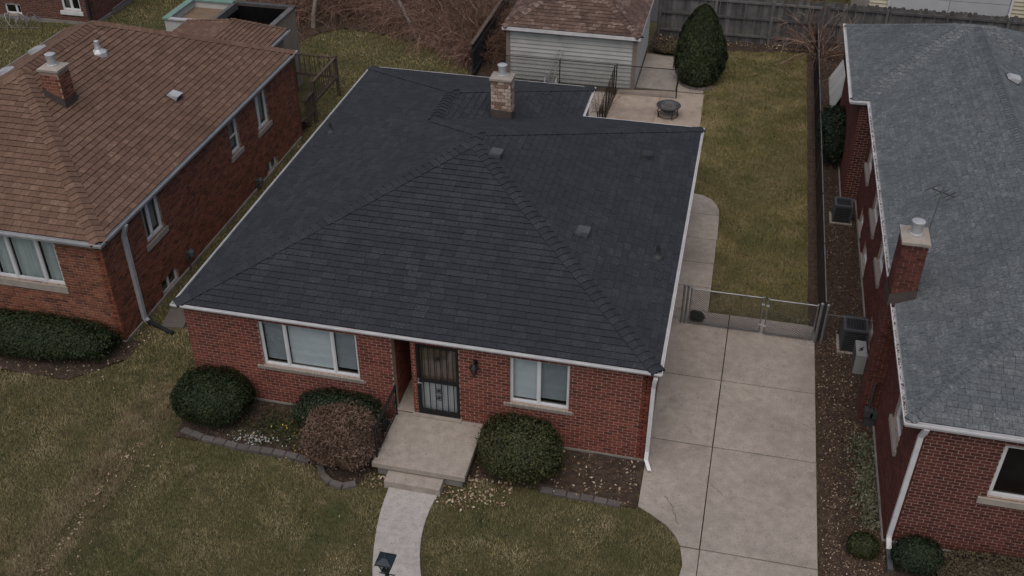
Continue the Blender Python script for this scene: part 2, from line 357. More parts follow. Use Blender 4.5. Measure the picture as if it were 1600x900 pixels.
# ------------------------------------------------------------------ helpers: shingled roofs
class Roof:
    def __init__(s, parent, mat, deck_mat, exposure=.2, tab=.31, thick=.014, edge='asphalt_shadow_edge'):
        s.edge = edge; s.parent = parent; s.mat = mat; s.e = exposure; s.tab = tab; s.t = thick; s.rec = []; s.deck = Buf(); s.deck_mat = deck_mat; s.caps = []; s.slopes = []
    def slope(s, eave, inward, ze, m, polys):
        """plane rising with gradient m from the eave line through point eave; polys are plan outlines (convex)"""
        s.slopes.append((eave, inward, ze, m, polys))
        for p in polys:
            q = [(x, y, ze + m * ((x - eave[0]) * inward[0] + (y - eave[1]) * inward[1]) - .012) for x, y in p]
            s.deck.add(q, [tuple(range(len(q)))], .5)
    def finish(s, limit=300, name='roof'):
        s.obj = s.deck.build(name, s.deck_mat, s.parent)
        rec = []
        for eave, inw, ze, m, polys in s.slopes:
            c = 1 / math.sqrt(1 + m * m)
            I = Vector((inw[0], inw[1], 0)); U = Vector((inw[1], -inw[0], 0)); Vv = Vector((inw[0] * c, inw[1] * c, m * c)); Nn = U.cross(Vv)
            O = Vector((eave[0], eave[1], ze))
            cps = []
            for p in polys:
                q = [((Vector((x, y, 0)) - Vector((eave[0], eave[1], 0))).dot(U), (Vector((x, y, 0)) - Vector((eave[0], eave[1], 0))).dot(I) / c) for x, y in p]
                if area(q) < 0: q.reverse()
                cps.append(q)
            umin = min(a for q in cps for a, b in q); umax = max(a for q in cps for a, b in q); vmax = max(b for q in cps for a, b in q)
            rows = int(vmax / s.e) + 1
            for r in range(rows):
                v0 = r * s.e - .02; v1 = v0 + s.e
                u = umin - random.random() * s.tab - s.tab
                while u < umax:
                    g = .006; rect = [(u, v0), (u + s.tab - g, v0), (u + s.tab - g, v1), (u, v1)]
                    lift = random.uniform(0, .004); jit = random.uniform(-.006, .006)
                    for q in cps:
                        k = clip(rect, q)
                        if len(k) < 3: continue
                        A = area(k)
                        if A < 2e-4: continue
                        full = abs(A - (s.tab - g) * s.e) < 1e-6
                        cen = O + U * (u + s.tab / 2) + Vv * (v0 + s.e / 2)
                        rec.append([score(cen[:], Nn[:]) if full else 0, O, U, Vv, Nn, k, u, v0, lift])
                    u += s.tab
        rec.sort(key=lambda r: -r[0])
        me = None; b = Buf(); cnt = min(limit, sum(1 for r in rec if r[0] > 0))
        for i, (sc, O, U, Vv, Nn, k, u, v0, lift) in enumerate(rec):
            if i < limit and sc > 0:
                if me is None:
                    wv, e, t = s.tab - .006, s.e, s.t
                    me = bpy.data.meshes.new('shingle')
                    me.from_pydata([(0, 0, t), (wv, 0, t), (wv, e, .001), (0, e, .001), (0, 0, -.01), (wv, 0, -.01), (wv, e, -.01), (0, e, -.01)], [], [(0, 1, 2, 3), (4, 5, 1, 0), (5, 6, 2, 1), (6, 7, 3, 2), (7, 4, 0, 3)])
                    me.materials.append(M[s.mat]); me.materials.append(M[s.edge]); me.polygons.foreach_set('material_index', [0, 1, 1, 0, 1])
                o = bpy.data.objects.new('shingle', me); link(o, s.obj)
                P = O + U * u + Vv * v0 + Nn * lift - OFF[s.obj]
                o.matrix_local = Matrix(((U.x, Vv.x, Nn.x, P.x), (U.y, Vv.y, Nn.y, P.y), (U.z, Vv.z, Nn.z, P.z), (0, 0, 0, 1)))
            else:
                n = len(k)
                top = [O + U * a + Vv * c + Nn * (lift + s.t * (1 - (c - v0) / s.e) + .001) for a, c in k]
                bot = [O + U * a + Vv * c - Nn * .01 for a, c in k]
                b.add(top + bot, [tuple(range(n))] + [(n + j, n + (j + 1) % n, (j + 1) % n, j) for j in range(n)])
        o = b.build('shingles', s.mat, s.obj, stuff=True); o.data.materials.append(M[s.edge])
        mi = []
        for r in rec[cnt:]:
            mi += [0] + [1] * len(r[5])
        o.data.polygons.foreach_set('material_index', mi)
        return s.obj
    def cap(s, p0, p1, n1, n2, step=.19, wid=.175, length=.24, name='hip_cap', mat=None, th=.045):
        """row of bent cap shingles from the low end p0 to the high end p1; n1 and n2 are the slope normals"""
        p0 = Vector(p0); p1 = Vector(p1); d = (p1 - p0); Ln = d.length; d.normalize(); n1 = Vector(n1).normalized(); n2 = Vector(n2).normalized()
        a = n1.cross(d).normalized(); b2 = n2.cross(d).normalized(); mid = (n1 + n2).normalized()
        if a.dot(n2 - n1) > 0: a = -a
        if b2.dot(n1 - n2) > 0: b2 = -b2
        # a must point down slope 1 (away from slope 2)
        def ring(v, h): return [d * v + a * wid + n1 * (h * .8), d * v + mid * (h + .004), d * v + b2 * wid + n2 * (h * .8)]
        lo, hi = ring(0, th), ring(length, th * .45)
        bot = [d * 0 + a * wid - n1 * .01, d * 0 + mid * 0, d * 0 + b2 * wid - n2 * .01]
        bh = [d * length + a * wid - n1 * .01, d * length + b2 * wid - n2 * .01]
        V = lo + hi + bot + bh
        F = [(0, 1, 4, 3), (1, 2, 5, 4), (6, 7, 1, 0), (7, 8, 2, 1), (6, 0, 3, 9), (2, 8, 10, 5)]
        me = bpy.data.meshes.new(name); me.from_pydata([tuple(v) for v in V], [], F); me.materials.append(M[mat or s.mat]); me.materials.append(M[s.edge]); me.polygons.foreach_set('material_index', [0, 0, 1, 1, 1, 1])
        k = 0
        while k * step < Ln - .12:
            o = bpy.data.objects.new(name, me); link(o, s.obj)
            o.location = p0 + d * (k * step) - OFF[s.obj]; k += 1
def pn(inw, m): return (-inw[0] * m, -inw[1] * m, 1)

def gutter(parent, poly, z, mat, depth=.1, height=.12, name='gutter', closed=True):
    """K-shaped gutter swept round a right-angled eave outline (ccw)"""
    prof = [(-.02, -.01), (-.02, -height), (.005, -height), (depth * .62, -height), (depth * .85, -height * .5), (depth, -height * .4), (depth, 0), (depth - .014, .0), (depth - .02, -height * .35), (depth * .55, -height + .02), (.0, -height + .02), (0, -.015)]
    n = len(poly); b = Buf(); V = []; F = []; k = len(prof)
    for i in range(n):
        p = Vector(poly[i]); a = Vector(poly[i - 1]); c = Vector(poly[(i + 1) % n])
        d1 = (p - a).normalized(); d2 = (c - p).normalized()
        if not closed and i == 0: d1 = d2
        if not closed and i == n - 1: d2 = d1
        n1 = Vector((d1.y, -d1.x)); n2 = Vector((d2.y, -d2.x)); mi = n1 + n2
        if d1 == d2 or mi.length > 1.99: mi = n1
        for (q, h) in prof: V.append((p.x + mi.x * q, p.y + mi.y * q, z + h))
    for i in range(n if closed else n - 1):
        j = (i + 1) % n
        for t in range(k): F.append((i * k + t, j * k + t, j * k + (t + 1) % k, i * k + (t + 1) % k))
    return b.add(V, F, .3).build(name, mat, parent)
def downspout(parent, pts, mat='white_metal', wx=.045, wy=.035, ax=(1, 0), name='downspout'):
    """rectangular pipe along a polyline; ax = direction of its wide side"""
    b = Buf(); V = []; A = Vector((ax[0], ax[1], 0))
    P = [Vector(p) for p in pts]
    for i, p in enumerate(P):
        d = (P[min(i + 1, len(P) - 1)] - P[max(i - 1, 0)]).normalized(); B = d.cross(A).normalized()
        V += [p + A * wx + B * wy, p - A * wx + B * wy, p - A * wx - B * wy, p + A * wx - B * wy]
    F = [(i * 4 + k, i * 4 + (k + 1) % 4, i * 4 + 4 + (k + 1) % 4, i * 4 + 4 + k) for i in range(len(P) - 1) for k in range(4)] + [(3, 2, 1, 0), tuple(range(len(P) * 4 - 4, len(P) * 4))]
    o = b.add(V, F, .4).build(name, mat, parent)
    return o

def window(parent, p0, ang, u0, u1, z0, z1, splits=(), hsplit=None, fr=.05, inset=.06, blinds=None, glass='glass', sill=None, sill_over=.1, trim='trim', sill_mat='limestone', label=None, sill_h=.1):
    """window in a wall: frame, one pane per light, blinds or curtains behind, stone sill. ang/p0 as in Bricks.wall"""
    u = Vector((math.cos(ang), math.sin(ang), 0)); n = Vector((u.y, -u.x, 0)); p0 = Vector((p0[0], p0[1], 0))
    def bx(b, ua, ub, za, zb, da, db, r=.5):
        q = [p0 + u * ua + n * db, p0 + u * ub + n * db, p0 + u * ub + n * da, p0 + u * ua + n * da]
        b.add([(*v[:2], za) for v in q] + [(*v[:2], zb) for v in q], [(3, 2, 1, 0), (4, 5, 6, 7), (0, 1, 5, 4), (1, 2, 6, 5), (2, 3, 7, 6), (3, 0, 4, 7)], r)
    d0, d1 = -inset - .06, -inset
    b = Buf()
    bx(b, u0, u1, z0, z0 + fr, d0, d1); bx(b, u0, u1, z1 - fr, z1, d0, d1)
    bx(b, u0, u0 + fr, z0 + fr, z1 - fr, d0, d1); bx(b, u1 - fr, u1, z0 + fr, z1 - fr, d0, d1)
    for s in splits: bx(b, s - fr * .55, s + fr * .55, z0 + fr, z1 - fr, d0, d1 + .004)
    # thin inner sashes
    ed = [u0 + fr] + [x for s in splits for x in (s - fr * .55, s + fr * .55)] + [u1 - fr]
    w = b.build('window', trim, parent)
    if label: w['label'] = label
    for i in range(0, len(ed), 2):
        a, c = ed[i], ed[i + 1]
        f = Buf(); t = .022
        bx(f, a, a + t, z0 + fr, z1 - fr, d0 + .012, d1 - .012); bx(f, c - t, c, z0 + fr, z1 - fr, d0 + .012, d1 - .012)
        bx(f, a + t, c - t, z0 + fr, z0 + fr + t, d0 + .012, d1 - .012); bx(f, a + t, c - t, z1 - fr - t, z1 - fr, d0 + .012, d1 - .012)
        if hsplit: bx(f, a + t, c - t, hsplit - .02, hsplit + .02, d0 + .01, d1 - .008)
        f.build('sash', trim, w)
        zz = [(z0 + fr + t, z1 - fr - t)] if not hsplit else [(z0 + fr + t, hsplit - .02), (hsplit + .02, z1 - fr - t)]
        for za, zb in zz:
            g = Buf(); bx(g, a + t, c - t, za, zb, d0 + .025, d0 + .031); g.build('pane', glass, w)
        kind = blinds[i // 2] if blinds else None
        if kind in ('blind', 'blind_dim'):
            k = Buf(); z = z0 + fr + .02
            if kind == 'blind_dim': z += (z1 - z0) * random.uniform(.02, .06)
            while z < z1 - fr - .01:
                rr = random.random()
                q = [p0 + u * (a + .012) + n * (d0 - .05), p0 + u * (c - .012) + n * (d0 - .05), p0 + u * (c - .012) + n * (d0 - .068), p0 + u * (a + .012) + n * (d0 - .068)]
                k.add([(*q[0][:2], z), (*q[1][:2], z), (*q[2][:2], z + .034), (*q[3][:2], z + .034)], [(0, 1, 2, 3)], rr); z += .05
            k.build('blind', kind, w, stuff=True)
        elif kind == 'curtain':
            k = Buf(); nn = max(12, int((c - a) / .025)); V = []
            for j in range(nn + 1):
                q = p0 + u * (a + (c - a) * j / nn) + n * (d0 - .09 + .028 * math.sin(j * .9 + math.sin(j * .37) * 2))
                V += [(*q[:2], z0), (*q[:2], z1)]
            k.add(V, [(2 * j, 2 * j + 2, 2 * j + 3, 2 * j + 1) for j in range(nn)], .5); k.build('curtain', 'curtain', w, smooth=True)
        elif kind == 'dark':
            k = Buf(); bx(k, a, c, z0, z1, d0 - .5, d0 - .45); k.build('dark_room_panel', 'interior', w)  # dark panel close behind the pane, stands in for the unlit room
    if sill is not None:
        b = Buf(); bx(b, u0 - sill_over, u1 + sill_over, z0 - sill_h, z0 - .003, -inset - .03, sill); b.build('sill', sill_mat, w)
    return w

# ------------------------------------------------------------------ helpers: plants and litter
def unit(n):
    v = rng.normal(size=(n, 3)); return v / np.linalg.norm(v, axis=1)[:, None]
def leaves(C, Nn, size, asp=.55, droop=None):
    """diamond leaves: centres, facing, lengths -> vertices (4 per leaf)"""
    n = len(C); t = np.cross(Nn, unit(n)); t /= np.linalg.norm(t, axis=1)[:, None] + 1e-9
    if droop is not None:
        t = t * .35 + droop; t -= Nn * np.sum(t * Nn, 1)[:, None]; t /= np.linalg.norm(t, axis=1)[:, None] + 1e-9
    b = np.cross(Nn, t); s = np.asarray(size)[:, None]
    V = np.empty((n, 4, 3)); V[:, 0] = C - t * s; V[:, 1] = C + b * s * asp + t * s * .1; V[:, 2] = C + t * s; V[:, 3] = C - b * s * asp + t * s * .1
    return V.reshape(-1, 3)
def lumpy(D, seed, k=9, amp=.09):
    """smooth uneven radius factor over directions"""
    g = np.random.default_rng(seed); f = np.ones(len(D))
    for i in range(k):
        a = g.normal(size=3); a /= np.linalg.norm(a); w_ = g.uniform(2.5, 7)
        f += amp * np.exp(-w_ * (1 - D @ a)) * g.uniform(-1, 1.2)
    return f
def tufts(D, seed, k=90, amp=.07):
    g = np.random.default_rng(seed + 500); A = g.normal(size=(k, 3)); A /= np.linalg.norm(A, axis=1)[:, None]; f = np.zeros(len(D))
    for a in A: f = np.maximum(f, np.exp(-g.uniform(45, 130) * (1 - D @ a)) * g.uniform(.5, 1))
    return f
def shrub(name, label, cat, loc, rx, ry, h, mat, n, size, seed, group=None, shell=.2, flat=2.6, jitter=.55, core='boxwood', stemmat='bark', asp=.55, box=False, amp=.09):
    root = thing(name, label, cat, loc, group)
    D = unit(n); D[:, 2] = np.abs(D[:, 2]) * 1.0 - .25
    D /= np.linalg.norm(D, axis=1)[:, None]
    f = lumpy(D, seed, 14, amp)
    # superellipsoid: flatter sides than a ball
    p = flat; q = (np.abs(D) ** p).sum(1) ** (-1 / p)
    tf = tufts(D, seed); f = f * (.95 + .09 * tf)
    rad = f * q * (1 - shell * rng.random(n) ** 1.6)
    spr = rng.random(n) < .11; rad = np.where(spr, rad * rng.uniform(1.0, 1.13 if mat != 'dry_leaf' else 1.2, n), rad)
    g7 = np.sin(D[:, 0] * 9 + seed) * np.sin(D[:, 1] * 11 + seed * 2) * np.sin(D[:, 2] * 10); rad = rad * (1 - .1 * np.clip(g7 - .15, 0, 1))
    zc = h * .42
    C = np.c_[D[:, 0] * rad * rx, D[:, 1] * rad * ry, zc + D[:, 2] * rad * (h - zc)] + np.array(loc)
    C[:, 2] = np.maximum(C[:, 2], loc[2] + .03)
    Nn = D / np.array([rx, ry, h - zc]); Nn /= np.linalg.norm(Nn, axis=1)[:, None]
    Nn = Nn + unit(n) * jitter; Nn /= np.linalg.norm(Nn, axis=1)[:, None]
    V = leaves(C, Nn, size * rng.uniform(.6, 1.35, n), asp)
    npmesh('foliage', V, 4, np.clip(rng.random(n) * .62 + .36 * tf, 0, .98), mat, root)
    b = Buf(); nu, nv = 20, 9; Vv = []
    for j in range(nv + 1):
        ph = -.3 + (math.pi / 2 + .3) * j / nv
        for i in range(nu):
            th = 2 * math.pi * i / nu; d = np.array([[math.cos(th) * math.cos(ph), math.sin(th) * math.cos(ph), math.sin(ph)]])
            rr = lumpy(d, seed, 14, amp)[0] * (np.abs(d[0]) ** p).sum() ** (-1 / p) * .8
            Vv.append((loc[0] + d[0][0] * rr * rx, loc[1] + d[0][1] * rr * ry, max(loc[2] + .02, loc[2] + zc + d[0][2] * rr * (h - zc))))
    b.add(Vv, [(j * nu + i, j * nu + (i + 1) % nu, j * nu + nu + (i + 1) % nu, j * nu + nu + i) for j in range(nv) for i in range(nu)], .1)
    b.build('dark_core', core, root, smooth=True)  # solid dark core added to block the view through the leaves
    b = Buf()
    for i in range(5):
        t = i * 1.3; b.tube([(loc[0] + .06 * math.cos(t), loc[1] + .06 * math.sin(t), loc[2] - .03), (loc[0] + .35 * rx * math.cos(t), loc[1] + .35 * ry * math.sin(t), loc[2] + h * .5)], [.025, .012], 5)
    b.build('stem', stemmat, root)
    return root
def canes(b, base, n, length, spread, r0, g, lean=(0, 0), twigs=4, bend=.8, up=1.0, sides=3):
    """arching bare canes with side twigs"""
    def cane(p, d, L, r, depth):
        pts = [p.copy()]; rad = [r]; k = 5 if depth == 0 else 3
        for i in range(k):
            d = d + np.array([g.normal() * .22, g.normal() * .22, -bend * .16 + g.normal() * .12]) ; d /= np.linalg.norm(d)
            p = p + d * L / k; pts.append(p.copy()); rad.append(r * (1 - .8 * (i + 1) / k))
            if depth < 2 and i >= 1:
                for _ in range(g.integers(0, twigs) if depth == 0 else g.integers(0, 2)):
                    e = d * .6 + g.normal(size=3) * .55; e[2] += .15; e /= np.linalg.norm(e)
                    cane(p.copy(), e, L * g.uniform(.25, .5), r * .5, depth + 1)
        b.tube(pts, rad, sides, cap=False, r=g.random())
    for i in range(n):
        a = g.uniform(0, 2 * math.pi); q = g.random() ** .5
        p = np.array(base) + np.array([math.cos(a), math.sin(a), 0]) * .25 * q * spread
        d = np.array([math.cos(a) * spread * q + lean[0], math.sin(a) * spread * q + lean[1], up]); d /= np.linalg.norm(d)
        cane(p, d, length * g.uniform(.6, 1.1), r0 * g.uniform(.6, 1.2), 0)
def bare_shrub(name, label, cat, loc, n, length, spread, r0, mat, seed, group=None, part='canes', **kw):
    root = thing(name, label, cat, loc, group); g = np.random.default_rng(seed)
    b = Buf(); canes(b, loc, n, length, spread, r0, g, **kw); b.build(part, mat, root)
    b = Buf(); b.tube([(loc[0], loc[1], loc[2] - .05), (loc[0] + .02, loc[1], loc[2] + .18), (loc[0], loc[1] + .03, loc[2] + .3)], [.09, .06, .02], 7); b.build('crown_base', 'bark', root)
    return root
def flakes(P, size, tilt=.5):
    n = len(P); Nn = np.c_[rng.normal(size=n) * tilt, rng.normal(size=n) * tilt, np.ones(n)]; Nn /= np.linalg.norm(Nn, axis=1)[:, None]
    return leaves(P, Nn, size * rng.uniform(.5, 1.4, n), .5)
def scatter_rect(x0, x1, y0, y1, n): return np.c_[rng.uniform(x0, x1, n), rng.uniform(y0, y1, n)]
#BODY
# ================================================================== THE SETTING
def lawn_z(x, y):
    z = .012 * np.sin(x * 1.7 + .6 * np.sin(y * .9)) * np.cos(y * 1.3) + .008 * np.sin(x * 4.1 + y * 3.3)
    front = np.clip((16.5 - y) / 2.0, 0, 1)
    z = z - .11 * np.exp(-((x + 11.93 + .05 * np.sin(y * 1.9)) / .2) ** 2) * front - .05 * np.exp(-((x + 12.55 + .06 * np.sin(y * 1.3)) / .22) ** 2) * front
    return z
b = Buf(); S = 700; b.add([(-S, -S, -.2), (S, -S, -.2), (S, S, -.2), (-S, S, -.2)], [(0, 1, 2, 3)], .5); struct(b.build('ground', 'lawn'))
nx, ny = 300, 300; gx = np.linspace(-60, 30, nx); gy = np.linspace(4, 70, ny)
gx = np.sort(np.r_[gx, np.linspace(-13.2, -11.2, 40)]); nx = len(gx)
XX, YY = np.meshgrid(gx, gy); ZZ = lawn_z(XX, YY); Vg = np.stack([XX, YY, ZZ], -1).reshape(-1, 3)
ii, jj = np.meshgrid(np.arange(nx - 1), np.arange(ny - 1)); i0 = (jj * nx + ii).ravel()
Fg = np.c_[i0, i0 + 1, i0 + nx + 1, i0 + nx]
me = bpy.data.meshes.new('lawn'); me.from_pydata(Vg.tolist(), [], Fg.tolist()); me.materials.append(M['lawn'])
me.polygons.foreach_set('use_smooth', [True] * len(Fg)); o = bpy.data.objects.new('lawn', me); COL.objects.link(o); struct(o)

KEEP_OUT = []      # where no grass grows
def sheet(name, poly, z, mat, relief=0., keep=True, res=.18):
    """soil sheet with uneven surface"""
    xs = [p[0] for p in poly]; ys = [p[1] for p in poly]
    if keep: KEEP_OUT.append(poly)
    b = Buf()
    if relief <= 0: b.add([(x, y, z) for x, y in poly], [tuple(range(len(poly)))], .5); return struct(b.build(name, mat))
    x0, x1, y0, y1 = min(xs), max(xs), min(ys), max(ys); n = max(2, int((x1 - x0) / res)); m = max(2, int((y1 - y0) / res))
    g = np.random.default_rng(int(abs(x0 * 97 + y0 * 13)) + 1)
    for i in range(n):
        for j in range(m):
            rect = [(x0 + (x1 - x0) * (i + a) / n, y0 + (y1 - y0) * (j + c) / m) for a, c in ((0, 0), (1, 0), (1, 1), (0, 1))]
            k = clip(rect, poly) if True else rect
            if len(k) < 3: continue
            b.add([(x, y, z + relief * (math.sin(x * 5.1 + 1.7 * math.sin(y * 3.7)) * math.cos(y * 4.3 + x) + .5 * math.sin(x * 11 + y * 13))) for x, y in k], [tuple(range(len(k)))], .5)
    return struct(b.build(name, mat, smooth=True))
# beds and bare earth
sheet('planting_bed', [(-11.75, 15.72), (-8.5, 15.72), (-8.5, 17.45), (-11.75, 17.45)], .05, 'soil', .012)
sheet('planting_bed', [(-8.5, 15.72), (-7.55, 15.2), (-7.1, 15.12), (-6.8, 15.6), (-6.75, 17.45), (-8.5, 17.45)], .052, 'soil', .012)
sheet('planting_bed', [(-4.7, 15.98), (-.87, 15.9), (-.87, 17.45), (-4.7, 17.45)], .05, 'soil', .012)
sheet('planting_bed', [(-19.8, 17.0), (-15.3, 17.0), (-14.25, 18.1), (-14.3, 18.85), (-19.8, 18.85)], .05, 'soil', .012)
sheet('mulch_strip', [(2.98, 12.0), (4.5, 12.0), (4.5, 43.0), (2.98, 43.0)], .048, 'mulch', .012)
sheet('front_bed', [(4.5, 11.5), (11, 11.5), (11, 16.2), (4.5, 16.2)], .052, 'soil', .012)
sheet('back_bed', [(-23, 38.6), (-18.35, 38.29), (-17.64, 40.1), (-16.75, 40.8), (-14.88, 40.5), (-13.66, 40.28), (-12.02, 39.5), (-11.02, 38.38), (-10.1, 37.2), (-10.1, 44.5), (-23, 44.5)], .04, 'mulch', 0)
sheet('back_bed', [(-10.0, 36.9), (-8.8, 36.9), (-8.8, 43), (-10.0, 43)], .038, 'mulch', .015)
sheet('back_bed', [(-3.6, 41.2), (3.0, 42.55), (3.0, 43.4), (-3.6, 43.4)], .034, 'soil', .015)
sheet('alley', [(-30, 44.6), (40, 44.6), (40, 48.3), (-30, 48.3)], .02, 'asphalt', 0, False)

WORN = []
def worn_strip(xc, w, y0, y1):
    b = Buf(); n = 60; V = []; F = []
    for i in range(n + 1):
        y = y0 + (y1 - y0) * i / n; c = xc + .05 * math.sin(y * 1.9); ww = w * (.7 + .5 * abs(math.sin(y * 2.3 + xc)) + random.uniform(-.1, .1))
        for k in range(7):
            x = c + ww * (k - 3) / 3; V.append((x, y, float(lawn_z(np.array(x), np.array(y))) + .004))
    F = [(i * 7 + k, i * 7 + k + 1, i * 7 + 8 + k, i * 7 + 7 + k) for i in range(n) for k in range(6)]
    b.add(V, F, .5); struct(b.build('worn_track', 'lawn', smooth=True)); WORN.append((xc, w, y0, y1))
worn_strip(-11.93, .26, 9.5, 16.9); worn_strip(-12.5, .13, 9.5, 15.6)
# driveway slabs with open joints
def slabs(name, rects, z0, z1, mat, gap=.019, joint='soil'):
    """one slab of concrete per outline, each an object of its own under the pavement"""
    b = Buf()
    for poly in rects:
        b.add([(x, y, z0 + .006) for x, y in poly], [tuple(range(len(poly)))], .5)
    root = struct(b.build(name, joint))
    for poly in rects:
        KEEP_OUT.append(poly); cx = sum(p[0] for p in poly) / len(poly); cy = sum(p[1] for p in poly) / len(poly)
        q = []
        for x, y in poly:
            d = math.hypot(x - cx, y - cy); q.append((x - (x - cx) / d * gap, y - (y - cy) / d * gap))
        n = len(q); s = Buf(); c = .008; up = z1 + random.uniform(-.003, .003)
        q2 = [(x - (x - cx) / math.hypot(x - cx, y - cy) * c, y - (y - cy) / math.hypot(x - cx, y - cy) * c) for x, y in q]
        s.add([(x, y, z0 - .05) for x, y in q] + [(x, y, up - c) for x, y in q] + [(x, y, up) for x, y in q2],
              [tuple(range(2 * n, 3 * n))] + [(i, (i + 1) % n, n + (i + 1) % n, n + i) for i in range(n)] + [(n + i, n + (i + 1) % n, 2 * n + (i + 1) % n, 2 * n + i) for i in range(n)])
        s.build('slab', mat, root)
    return root
XL, XM, XRR = -.86, .66, 2.96
ys = [23.45, 20.62, 18.18, 15.06]
dr = []
for i in range(3):
    xm0 = XM + (i - 1) * -.05; xm1 = XM + i * -.05
    dr.append([(XL, ys[i + 1]), (xm1, ys[i + 1]), (xm0, ys[i]), (XL, ys[i])] if i < 2 else [(XL, 15.98), (-.55, 15.8), (-.2, 15.57), (.02, 15.32), (.16, 15.06), (xm1, ys[3]), (xm0, ys[2]), (XL, ys[2])])
    dr.append([(xm1, ys[i + 1]), (XRR, ys[i + 1]), (XRR, ys[i]), (xm0, ys[i])])
dr.append([(.16, 15.06), (.25, 14.6), (.2, 14.2), (.1, 13.2), (.1, 12), (.5, 12), (.56, 15.06)])
dr.append([(.5, 12), (XRR, 12), (XRR, 15.06), (.56, 15.06)])
slabs('driveway', dr, .0, .05, 'concrete')
def crack(parent, pts, w=.007, z=.0535):
    P = []
    for a, c in zip(pts[:-1], pts[1:]):
        for k in range(8): t = k / 8; P.append((a[0] + (c[0] - a[0]) * t + random.uniform(-.018, .018), a[1] + (c[1] - a[1]) * t + random.uniform(-.018, .018)))
    b = Buf(); V = []
    for x, y in P: q = w * random.uniform(.4, 1.2); V += [(x - q, y - q, z), (x + q, y + q, z)]
    b.add(V, [(2 * i, 2 * i + 2, 2 * i + 3, 2 * i + 1) for i in range(len(P) - 1)], .5); b.build('crack', 'soil', parent)
drv = bpy.data.objects['driveway']
crack(drv, [(-.3, 16.4), (-.12, 16.15), (-.05, 15.9), (.08, 15.6)], .0035); crack(drv, [(.62, 17.0), (.95, 16.7), (1.2, 16.8)], .0025); crack(drv, [(2.94, 19.3), (2.5, 19.5), (2.2, 19.35), (1.9, 19.5)], .0022)
wy = [23.45, 24.6, 25.85, 27.17, 28.61]
sw = [[(-.86, wy[i]), (.14, wy[i]), (.14 - .01 * i, wy[i + 1]), (-.86, wy[i + 1])] for i in range(4)]
sw.append([(-.86, 28.61), (.11, 28.61), (.09, 28.95), (-.02, 29.3), (-.2, 29.6), (-.5, 29.8), (-.86, 29.85)])
slabs('side_walk', sw, .0, .045, 'concrete')
pa = [[(-4.4, 30.9), (-2.7, 30.9), (-2.68, 34.0), (-4.4, 34.0)], [(-2.7, 30.9), (-.95, 30.9), (-.96, 34.0), (-2.68, 34.0)],
      [(-4.4, 34.0), (-2.68, 34.0), (-2.66, 35.9), (-4.36, 35.8)], [(-2.68, 34.0), (-.96, 34.0), (-1.0, 36.0), (-2.66, 35.9)],
      [(-4.36, 35.8), (-2.66, 35.9), (-2.64, 37.45), (-4.3, 37.2)], [(-2.66, 35.9), (-1.0, 36.0), (-1.04, 37.45), (-2.64, 37.45)]]
slabs('patio', pa, .0, .04, 'tan_concrete', gap=.006)
slabs('garden_pad', [[(-3.66, 37.55), (-2.15, 37.6), (-2.15, 41.0), (-3.66, 41.0)], [(-2.1, 37.55), (-1.06, 37.55), (-1.08, 38.5), (-2.1, 38.5)], [(-5.6, 30.9), (-4.45, 30.9), (-4.42, 36.9), (-5.6, 36.9)]], .0, .035, 'concrete')
# curved front walk, flags with a crack near its far end
def walk_edge(y, side):
    t = (15.3 - y); c = -5.75 + .0 * t
    if side < 0: return -6.3 + .02 * t + .075 * t * t * .93
    return -5.18 - .06 * t * (1 - t / 2.3) * 2.6 + .055 * t * t * 1.2
wk = []
yy = [15.35, 14.4, 13.35, 12.2, 11.0]
for i in range(4):
    L_, R_ = [], []
    for k in range(5):
        y = yy[i] + (yy[i + 1] - yy[i]) * k / 4; L_.append((walk_edge(y, -1), y)); R_.append((walk_edge(y, 1), y))
    wk.append(list(reversed(L_)) + R_ if False else R_[::-1] + L_)
slabs('front_walk', wk, .0, .04, 'pale_concrete', gap=.002)

# ================================================================== MAIN HOUSE (charcoal roof)
xl, xr, yf, yb, xi, yr, ze = -11.96, -.75, 17.27, 28.96, -4.40, 31.11, 2.78
HX = (-6.3, 24.2)
house = thing('brick_house', 'red brick bungalow with charcoal shingle hip roof in the middle', 'house', (HX[0], HX[1], 0))
BR = Bricks()
wf = 17.38; wx0, wx1 = -11.84, -.88
U0 = wx0
op = [(-10.0 - U0, -7.6 - U0, 1.2, 2.5), (-4.02 - U0, -2.67 - U0, 1.2, 2.5), (-6.2 - U0, -5.2 - U0, .45, 2.52), (-6.77 - U0, -6.32 - U0, .42, 2.62)]
front = BR.wall(house, (wx0, wf), 0, wx1 - wx0, .1, 2.72, op, 'red_brick', 'mortar')
BR.wall(house, (wx1, wf), math.pi / 2, 28.85 - wf, .1, 2.72, (), 'red_brick', 'mortar')
BR.wall(house, (wx0, 31.0), -math.pi / 2, 31.0 - wf, .1, 2.72, (), 'red_brick', 'mortar')
BR.wall(house, (-4.5, 31.0), math.pi, -4.5 - wx0, .1, 2.72, (), 'red_brick', 'mortar')
BR.wall(house, (wx1, 28.85), math.pi, wx1 + 4.5, .1, 2.72, (), 'red_brick', 'mortar')
# vestibule beside the door
BR.wall(house, (-6.77, wf + .2), math.pi / 2, 1.0, .42, 2.72, (), 'red_brick', 'mortar', thick=.1, name='vestibule_wall')
b = Buf(); b.box((-6.87, wf + 1.2, .3), (-6.2, wf + 1.3, 2.72)); b.box((-6.32, wf + .2, .3), (-6.22, wf + 1.2, 2.72)); b.build('vestibule_back', 'inner_door_brown', house)
b = Buf(); b.box((-6.765, wf - .0, .3), (-6.325, wf + 1.19, .425)); b.build('vestibule_floor', 'concrete', house)
b = Buf(); b.prism([(wx0 - .03, wf - .03), (wx1 + .03, wf - .03), (wx1 + .03, 28.88), (-4.47, 28.88), (-4.47, 31.03), (wx0 - .03, 31.03)], -.3, .1); b.build('foundation', 'foundation', house)
